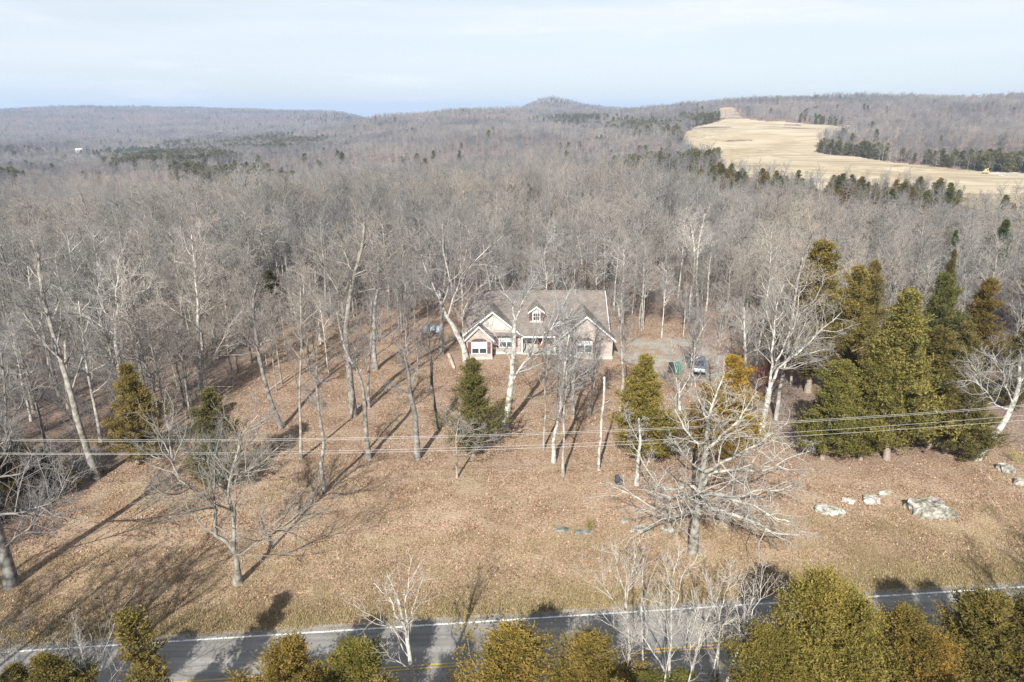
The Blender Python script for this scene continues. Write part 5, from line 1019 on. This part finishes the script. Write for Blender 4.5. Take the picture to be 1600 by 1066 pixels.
# ------------------------------------------------------------------ things about the yard
def rock(label, px, w, d, h, seed, m, rz=0, sub=4, group=None, px2=None):
    import bmesh
    from mathutils import noise as mn
    b = ground_at(*px); bm = bmesh.new(); bmesh.ops.create_icosphere(bm, subdivisions=sub, radius=1)
    o3 = Vector((seed*3.1, seed*1.7, 0))
    for v in bm.verts:
        p = v.co.copy(); k = 1+.38*mn.noise(p*1.3+o3)+.20*mn.noise(p*3.1+o3)+.10*mn.noise(p*7+o3)
        c = mn.cell_vector(p*2.3+o3); k += .10*(c.x-.5)
        q = p*k; q.z = max(min(q.z, .62+.14*mn.noise(p*2.5+o3)), -.5); v.co = Vector((q.x*w*.40, q.y*d*.40, (q.z+.02)*h*.7/.75))
    me = bpy.data.meshes.new('rock'); bm.to_mesh(me); bm.free()
    o = link('rock', me, m); o.location = (b[0], b[1], hz(b[0], b[1])-.06*h); o.rotation_euler = (0, 0, rz)
    return tag(o, label, 'rock', group)
RK = 'pale limestone rocks on the lawn'
rock('whitish pitted limestone slab left in the row of lawn rocks', (1296, 800), 2.6, 1.5, .8, 1, M['lime'], -.4, group=RK)
rock('smallest white rock between the two limestone slabs', (1325, 784), 1.2, .8, .45, 2, M['lime'], -.5, group=RK)
rock('low white limestone ledge left of the big boulder', (1362, 783), 1.9, 1.5, .6, 3, M['lime'], .2, group=RK)
rock('thin white stone tail beyond the low ledge', (1385, 771), 1.6, .6, .4, 4, M['lime'], .2, group=RK)
rock('biggest block shaped grey boulder on the lawn', (1452, 800), 3.6, 2.8, 1.7, 5, M['greystone'], .15, 4)
rock('small round grey rock at the foot of the biggest boulder', (1472, 810), 1.0, .8, .8, 6, M['greystone'], 0, 3)
rock('mossy grey rock against the right side of the biggest boulder', (1484, 806), 1.6, 1.3, .7, 7, M['greystone'], .6, 3)
rock('grey rock pile by the leaning pale tree', (1572, 735), 2.0, 1.6, .9, 8, M['greystone'], -.5, 3)
rock('rock at the right frame edge below the grey rock pile', (1594, 755), 1.5, 1.2, .8, 9, M['greystone'], .3, 3)
rock('flat blue grey stone alone on the open lawn', (877, 828), 1.7, .9, .22, 10, M['slate'], .1, 3)
rock('flat grey stone under the small yellow green bush', (912, 832), 1.9, .8, .2, 11, M['slate'], 0, 3)
rock('round pale stone left of the sprawling oak', (977, 816), .9, .7, .45, 12, M['greystone'], 0, 3)
rock('broad low pale stones behind the fan sapling', (1002, 828), 2.3, 1.1, .4, 13, M['greystone'], .2, 3)
rock('pale stone close to the sprawling oak trunk', (1044, 828), 1.5, .8, .45, 14, M['greystone'], -.1, 3)

def bush(label, px, s, v, tint, rz=0):
    b = ground_at(*px); me = BRUSH[v].copy(); o = link('bush', me); o.location = (b[0], b[1], hz(b[0], b[1])); o.scale = (s*1.1, s*1.1, s*.8); o.rotation_euler = (0, 0, rz); o.color = (*tint, 1)
    return tag(o, label, 'bush')
bush('small yellow green bush on the flat lawn stone', (922, 828), .42, 3, (.8, 1.0, .4)); bush('brown leaved bush behind the thick left oak', (58, 838), .9, 3, (.7, .6, .6), 1); bush('brown leaved bush at the left frame edge', (22, 850), .9, 3, (.7, .6, .6), 2)
bush('bare brush tangle below the left cedars', (112, 742), 1.3, 2, (1.3, 1.3, 1.3), 3); bush('yellow shrub at the right frame edge by the rocks', (1588, 722), .6, 3, (1.3, 1.5, .5), 4)
bush('bare shrub left of the porch against the wall', (803, 566), .7, 1, (1, 1, 1), 1); bush('bare shrub right of the porch steps', (862, 566), .75, 0, (1.1, 1.1, 1.1), 2); bush('russet leaved bush under the large white tree', (1186, 612), 1.5, 3, (.9, .6, .55), 3); bush('russet leaved bush behind the large white tree', (1206, 600), 1.6, 3, (.9, .6, .55), 5)
bush('dark bare bush left of the green bin', (1040, 592), .8, 0, (.7, .6, .6), 2); bush('twiggy shrub by the left road edge', (35, 985), .8, 1, (1, .95, .9), 0); bush('low twiggy shrub beside the left edge line', (75, 990), .6, 1, (1, .95, .9), 4)

def chair():
    b = ground_at(966, 762); o = empty('lawn_chair', (b[0], b[1], hz(b[0], b[1])), 'small dark blue camp chair left of the sprawling white oak', 'chair', rz=.5)
    a = np.linspace(-1.1, 1.1, 9); pts = [(.28*math.sin(q), .26+.10*math.cos(q)-.06, 1.05 if abs(q) < .9 else .95) for q in a]
    m = MB(); low = [(p[0]*.85, p[1]-.12, .42) for p in pts]
    for i in range(8): m.prism([low[i], low[i+1], pts[i+1], pts[i]], (0, .03, 0))
    m.build('backrest', M['chair_blue'], o); MB().box(-.26, -.25, .4, .26, .24, .46).build('seat', M['chair_blue'], o, .02)
    for x in (-1, 1):
        MB().tube([(x*.27, -.26, 0), (x*.2, .2, .42)], .015, 6).build('leg', M['metal'], o); MB().tube([(x*.27, .28, 0), (x*.2, -.2, .42)], .015, 6).build('leg', M['metal'], o); MB().box(x*.3-.04, -.26, .62, x*.3+.04, .22, .66).build('armrest', M['chair_blue'], o, .01)
chair()
def bin_(label, px, m, s, wide=.62):
    b = ground_at(*px); o = empty('wheelie_bin', (b[0], b[1], hz(b[0], b[1])), label, 'bin', rz=.2); o.scale = (s, s, s); w = wide/2
    MB().prism([(-w*.8, -.26, .08), (w*.8, -.26, .08), (w, -.33, 1.0), (-w, -.33, 1.0)], (0, .58, 0)).build('body', m, o, .02)
    MB().prism([(-w*1.06, -.38, 1.0), (w*1.06, -.38, 1.0), (w*1.06, .32, 1.12), (-w*1.06, .32, 1.12)], (0, 0, .06)).build('lid', m, o, .01)
    for x in (-1, 1): MB().tube([(x*w*.75, .3, .1), (x*w*.95, .3, .1)], .1, 12).build('wheel', M['rubber'], o)
    MB().tube([(-w*.8, .38, .98), (w*.8, .38, .98)], .018, 6).build('handle', m, o)
bin_('green wheelie bin at the front of the driveway', (1057, 584), M['green_plastic'], 1.25); bin_('dark bin left of the green one', (1049, 582), M['dark_plastic'], 1.1)
def car():
    b = ground_at(1096, 588); o = empty('parked_car', (b[0], b[1]+2, hz(b[0], b[1])), 'blue grey hatchback parked on the driveway behind the trees', 'car', rz=R(-14))
    prof = [(-2.05, .35), (-2.1, .62), (-1.95, .86), (-1.1, .98), (-.45, 1.42), (.9, 1.5), (1.75, 1.32), (2.0, .95), (2.08, .5), (2.0, .32)]   # along y, nose at -y
    MB().prism([(-.86, y, z) for y, z in prof], (1.72, 0, 0)).build('body', M['car_paint'], o, .05)
    MB().prism([(-.72, -1.115, 1.0), (.72, -1.115, 1.0), (.62, -.49, 1.42), (-.62, -.49, 1.42)], (0, -.02, .015)).build('windscreen', M['glass'], o)
    MB().prism([(-.6, 1.79, 1.31), (.6, 1.79, 1.31), (.68, 2.0, .98), (-.68, 2.0, .98)], (0, .02, .01)).build('rear_window', M['glass'], o)
    for s in (-1, 1):
        MB().prism([(s*.862, -.9, .98), (s*.862, -.42, 1.34), (s*.862, .85, 1.4), (s*.862, 1.5, 1.25), (s*.862, 1.55, .98)], (s*.012, 0, 0)).build('side_window', M['glass'], o)
        MB().box(s*.6-.16, -2.11, .62, s*.6+.16, -2.0, .78).build('headlight', M['white_metal'], o, .02)
        MB().box(s*.93-.08, -.85, .95, s*.93+.08, -.72, 1.08).build('mirror', M['car_paint'], o, .02)
        for y in (-1.3, 1.3):
            wv = MB().tube([(s*.72, y, .32), (s*.9, y, .32)], .32, 16).build('wheel', M['rubber'], o); MB().tube([(s*.9, y, .32), (s*.915, y, .32)], .19, 12).build('rim', M['metal'], wv)
    MB().box(-.8, -2.13, .36, .8, -2.06, .52).build('bumper', M['dark_plastic'], o, .02)
car()
def tarp():
    b = ground_at(676, 518); V, F = [], []; nx, ny = 15, 9; rs = np.random.RandomState(3)
    for i in range(nx):
        for j in range(ny):
            u, v = i/(nx-1)*2-1, j/(ny-1)*2-1; e = max(abs(u), abs(v)); z = .95*(1-.18*u*u-.25*v*v)+.1*math.sin(u*7+v*3)*(1-e)+rs.normal(0, .02)
            V.append((u*1.45, v*.9, z if e < .99 else .12+rs.rand()*.05))
    F = [(i*ny+j, (i+1)*ny+j, (i+1)*ny+j+1, i*ny+j+1) for i in range(nx-1) for j in range(ny-1)]
    o = empty('covered_trailer', (b[0], b[1], hz(b[0], b[1])), 'low trailer under a pale blue tarp among the yard trees', 'trailer', rz=.15)
    link('tarp', new_mesh('tarp', V, F), M['tarp'], o)
    MB().box(-1.35, -.8, .18, 1.35, .8, .32).build('bed', M['metal'], o)
    for s in (-1, 1): MB().tube([(0, s*.82, .24), (0, s*.95, .24)], .24, 14).build('wheel', M['rubber'], o)
tarp()
def log_(label, p0, p1, r, m='log', lift=0):
    a = ground_at(*p0); b = ground_at(*p1); rs = np.random.RandomState(int(p0[0])); P = resample([a, (a+b)/2+rs.normal(0, .08, 3), b], 8); P[:, 2] = height(P[:, 0], P[:, 1])+r*.8+np.linspace(0, lift, 8)
    c = P.mean(0); return tag(MB().tube(P-c, np.linspace(r, r*.75, 8), 8).build('fallen_log', M[m], None, smooth=False), label, 'log'), c
for a in (('pale cut log lying on the grass left of the sycamore', (701, 556), (709, 576), .26, 'log'), ('grey fallen trunk at the woods edge left of the yard', (408, 540), (440, 524), .2, 'log'), ('white fallen limb before the two stemmed white tree', (318, 604), (365, 606), .12, 'log'), ('thin grey branch lying in the left woods', (420, 612), (452, 588), .1, 'log')):
    o, c = log_(*a); o.location = c

# power line
WZ = lambda x: 9.67-.00946*x+.00075*x*x
def wire(label, dz, dy, sag=1.0):
    xs = np.linspace(-62, 62, 63); P = np.array([(x, 41.3+dy+ROAD_K*x, WZ(x)+dz(x)) for x in xs])
    return tag(MB().tube(P, .009, 5).build('power_line', M['wire'], None, smooth=True), label, 'power line', 'power lines strung across the lawn')
wire('highest of the four power lines crossing the lawn', lambda x: .06, 0); wire('second power line, close under the highest', lambda x: -.06, .02)
wire('third power line, upper one of the lower pair', lambda x: -.86+.0022*x, .04); wire('lowest of the four power lines crossing the lawn', lambda x: -1.02-.003*(x+20)*(x > -20), .06)
for x, lb in ((-62, 'wooden utility pole beyond the left end of the lawn'), (62, 'wooden utility pole beyond the right end of the lawn')):
    o = empty('utility_pole', (x, 41.5+ROAD_K*x, hz(x, 41.5+ROAD_K*x)), lb, 'utility pole', 'utility poles carrying the lines'); zt = WZ(x)
    MB().tube([(0, 0, -.5), (0, 0, zt+.4)], [.17, .12], 10).build('pole', M['pole'], o); MB().box(-.06, -.9, zt-.3, .06, .9, zt-.18).build('crossarm', M['pole'], o)
    for y in (-.8, .8): MB().tube([(0, y, zt-.18), (0, y, zt-.02)], .05, 8).build('insulator', M['metal'], o)

# far buildings and machines
def shed(label, px, w, d, h, m, open_front, rz, sc=1):
    b = far_at(*px); o = empty('shed', (b[0], b[1], hz(b[0], b[1])-.2), label, 'shed', rz=rz)
    MB().box(-w/2, d/2-.2, 0, w/2, d/2, h).build('back_wall', m, o); MB().box(-w/2, -d/2, 0, -w/2+.2, d/2-.2, h).build('side_wall', m, o); MB().box(w/2-.2, -d/2, 0, w/2, d/2-.2, h).build('side_wall', m, o)
    if not open_front: MB().box(-w/2+.2, -d/2, 0, w/2-.2, -d/2+.2, h).build('front_wall', m, o)
    MB().slab([(-w/2-.4, -d/2-.5, h+.9), (w/2+.4, -d/2-.5, h+.9), (w/2+.4, d/2+.5, h), (-w/2-.4, d/2+.5, h)], .2).build('roof', M['white_metal'], o)
    for x in (-w/4, w/4): MB().box(x-.1, -d/2, 0, x+.1, -d/2+.2, h+.7).build('post', m, o)
shed('open fronted white shed at the top edge of the field', (1328, 203), 12, 8, 4.0, M['white_metal'], True, R(-20)); 
def barn():
    b = far_at(125, 240); o = empty('barn', (b[0], b[1], hz(b[0], b[1])+5), 'long white roofed building far in the left valley', 'building', rz=.1)
    MB().box(-5, -3, -4, 5, 3, 2.2).build('wall', M['white_metal'], o); MB().slab([(-5.4, -3.5, 2.2), (5.4, -3.5, 2.2), (5.4, 0, 3.4), (-5.4, 0, 3.4)], .2).build('roof', M['white_metal'], o); MB().slab([(-5.4, 3.5, 2.2), (5.4, 3.5, 2.2), (5.4, 0, 3.4), (-5.4, 0, 3.4)], .2).build('roof', M['white_metal'], o)
barn()
def machine():
    b = far_at(1539, 272); o = empty('yellow_digger', (b[0], b[1], hz(b[0], b[1])), 'yellow digger parked by the gravel track beyond the field', 'digger', rz=.6); m = M['yellow_machine']
    MB().box(-1.6, -1.1, .9, 1.6, 1.1, 1.9).build('body', m, o, .1); MB().box(-.5, -.9, 1.9, .9, .5, 3.2).build('cab', m, o, .08); MB().box(-.42, -.93, 2.2, .82, -.905, 3.0).build('window', M['glass'], o)
    MB().tube([(1.4, 0, 1.7), (3.0, 0, 3.4), (4.4, 0, 1.6)], .22, 6).build('boom', m, o); MB().prism([(4.1, -.5, 1.6), (4.8, -.5, 1.4), (4.6, -.5, .7), (4.1, -.5, .8)], (0, 1, 0)).build('bucket', m, o)
    for s in (-1, 1): MB().box(-1.8, s*1.0-.3, 0, 1.8, s*1.0+.3, .85).build('track', M['rubber'], o, .15)
machine()

# ------------------------------------------------------------------ haze
hb = MB().box(-9300, -9300, -75, 9300, 9300, 140)
hm = bpy.data.materials.new('haze'); hm.use_nodes = True; hm.node_tree.nodes.clear()
v = N(hm.node_tree.nodes, 'ShaderNodeVolumePrincipled'); v.inputs['Color'].default_value = (.52, .67, .92, 1); v.inputs['Density'].default_value = HAZE; v.inputs['Anisotropy'].default_value = 0
ho = N(hm.node_tree.nodes, 'ShaderNodeOutputMaterial'); hm.node_tree.links.new(v.outputs[0], ho.inputs['Volume'])
tag(hb.build('haze', hm), kind='stuff')
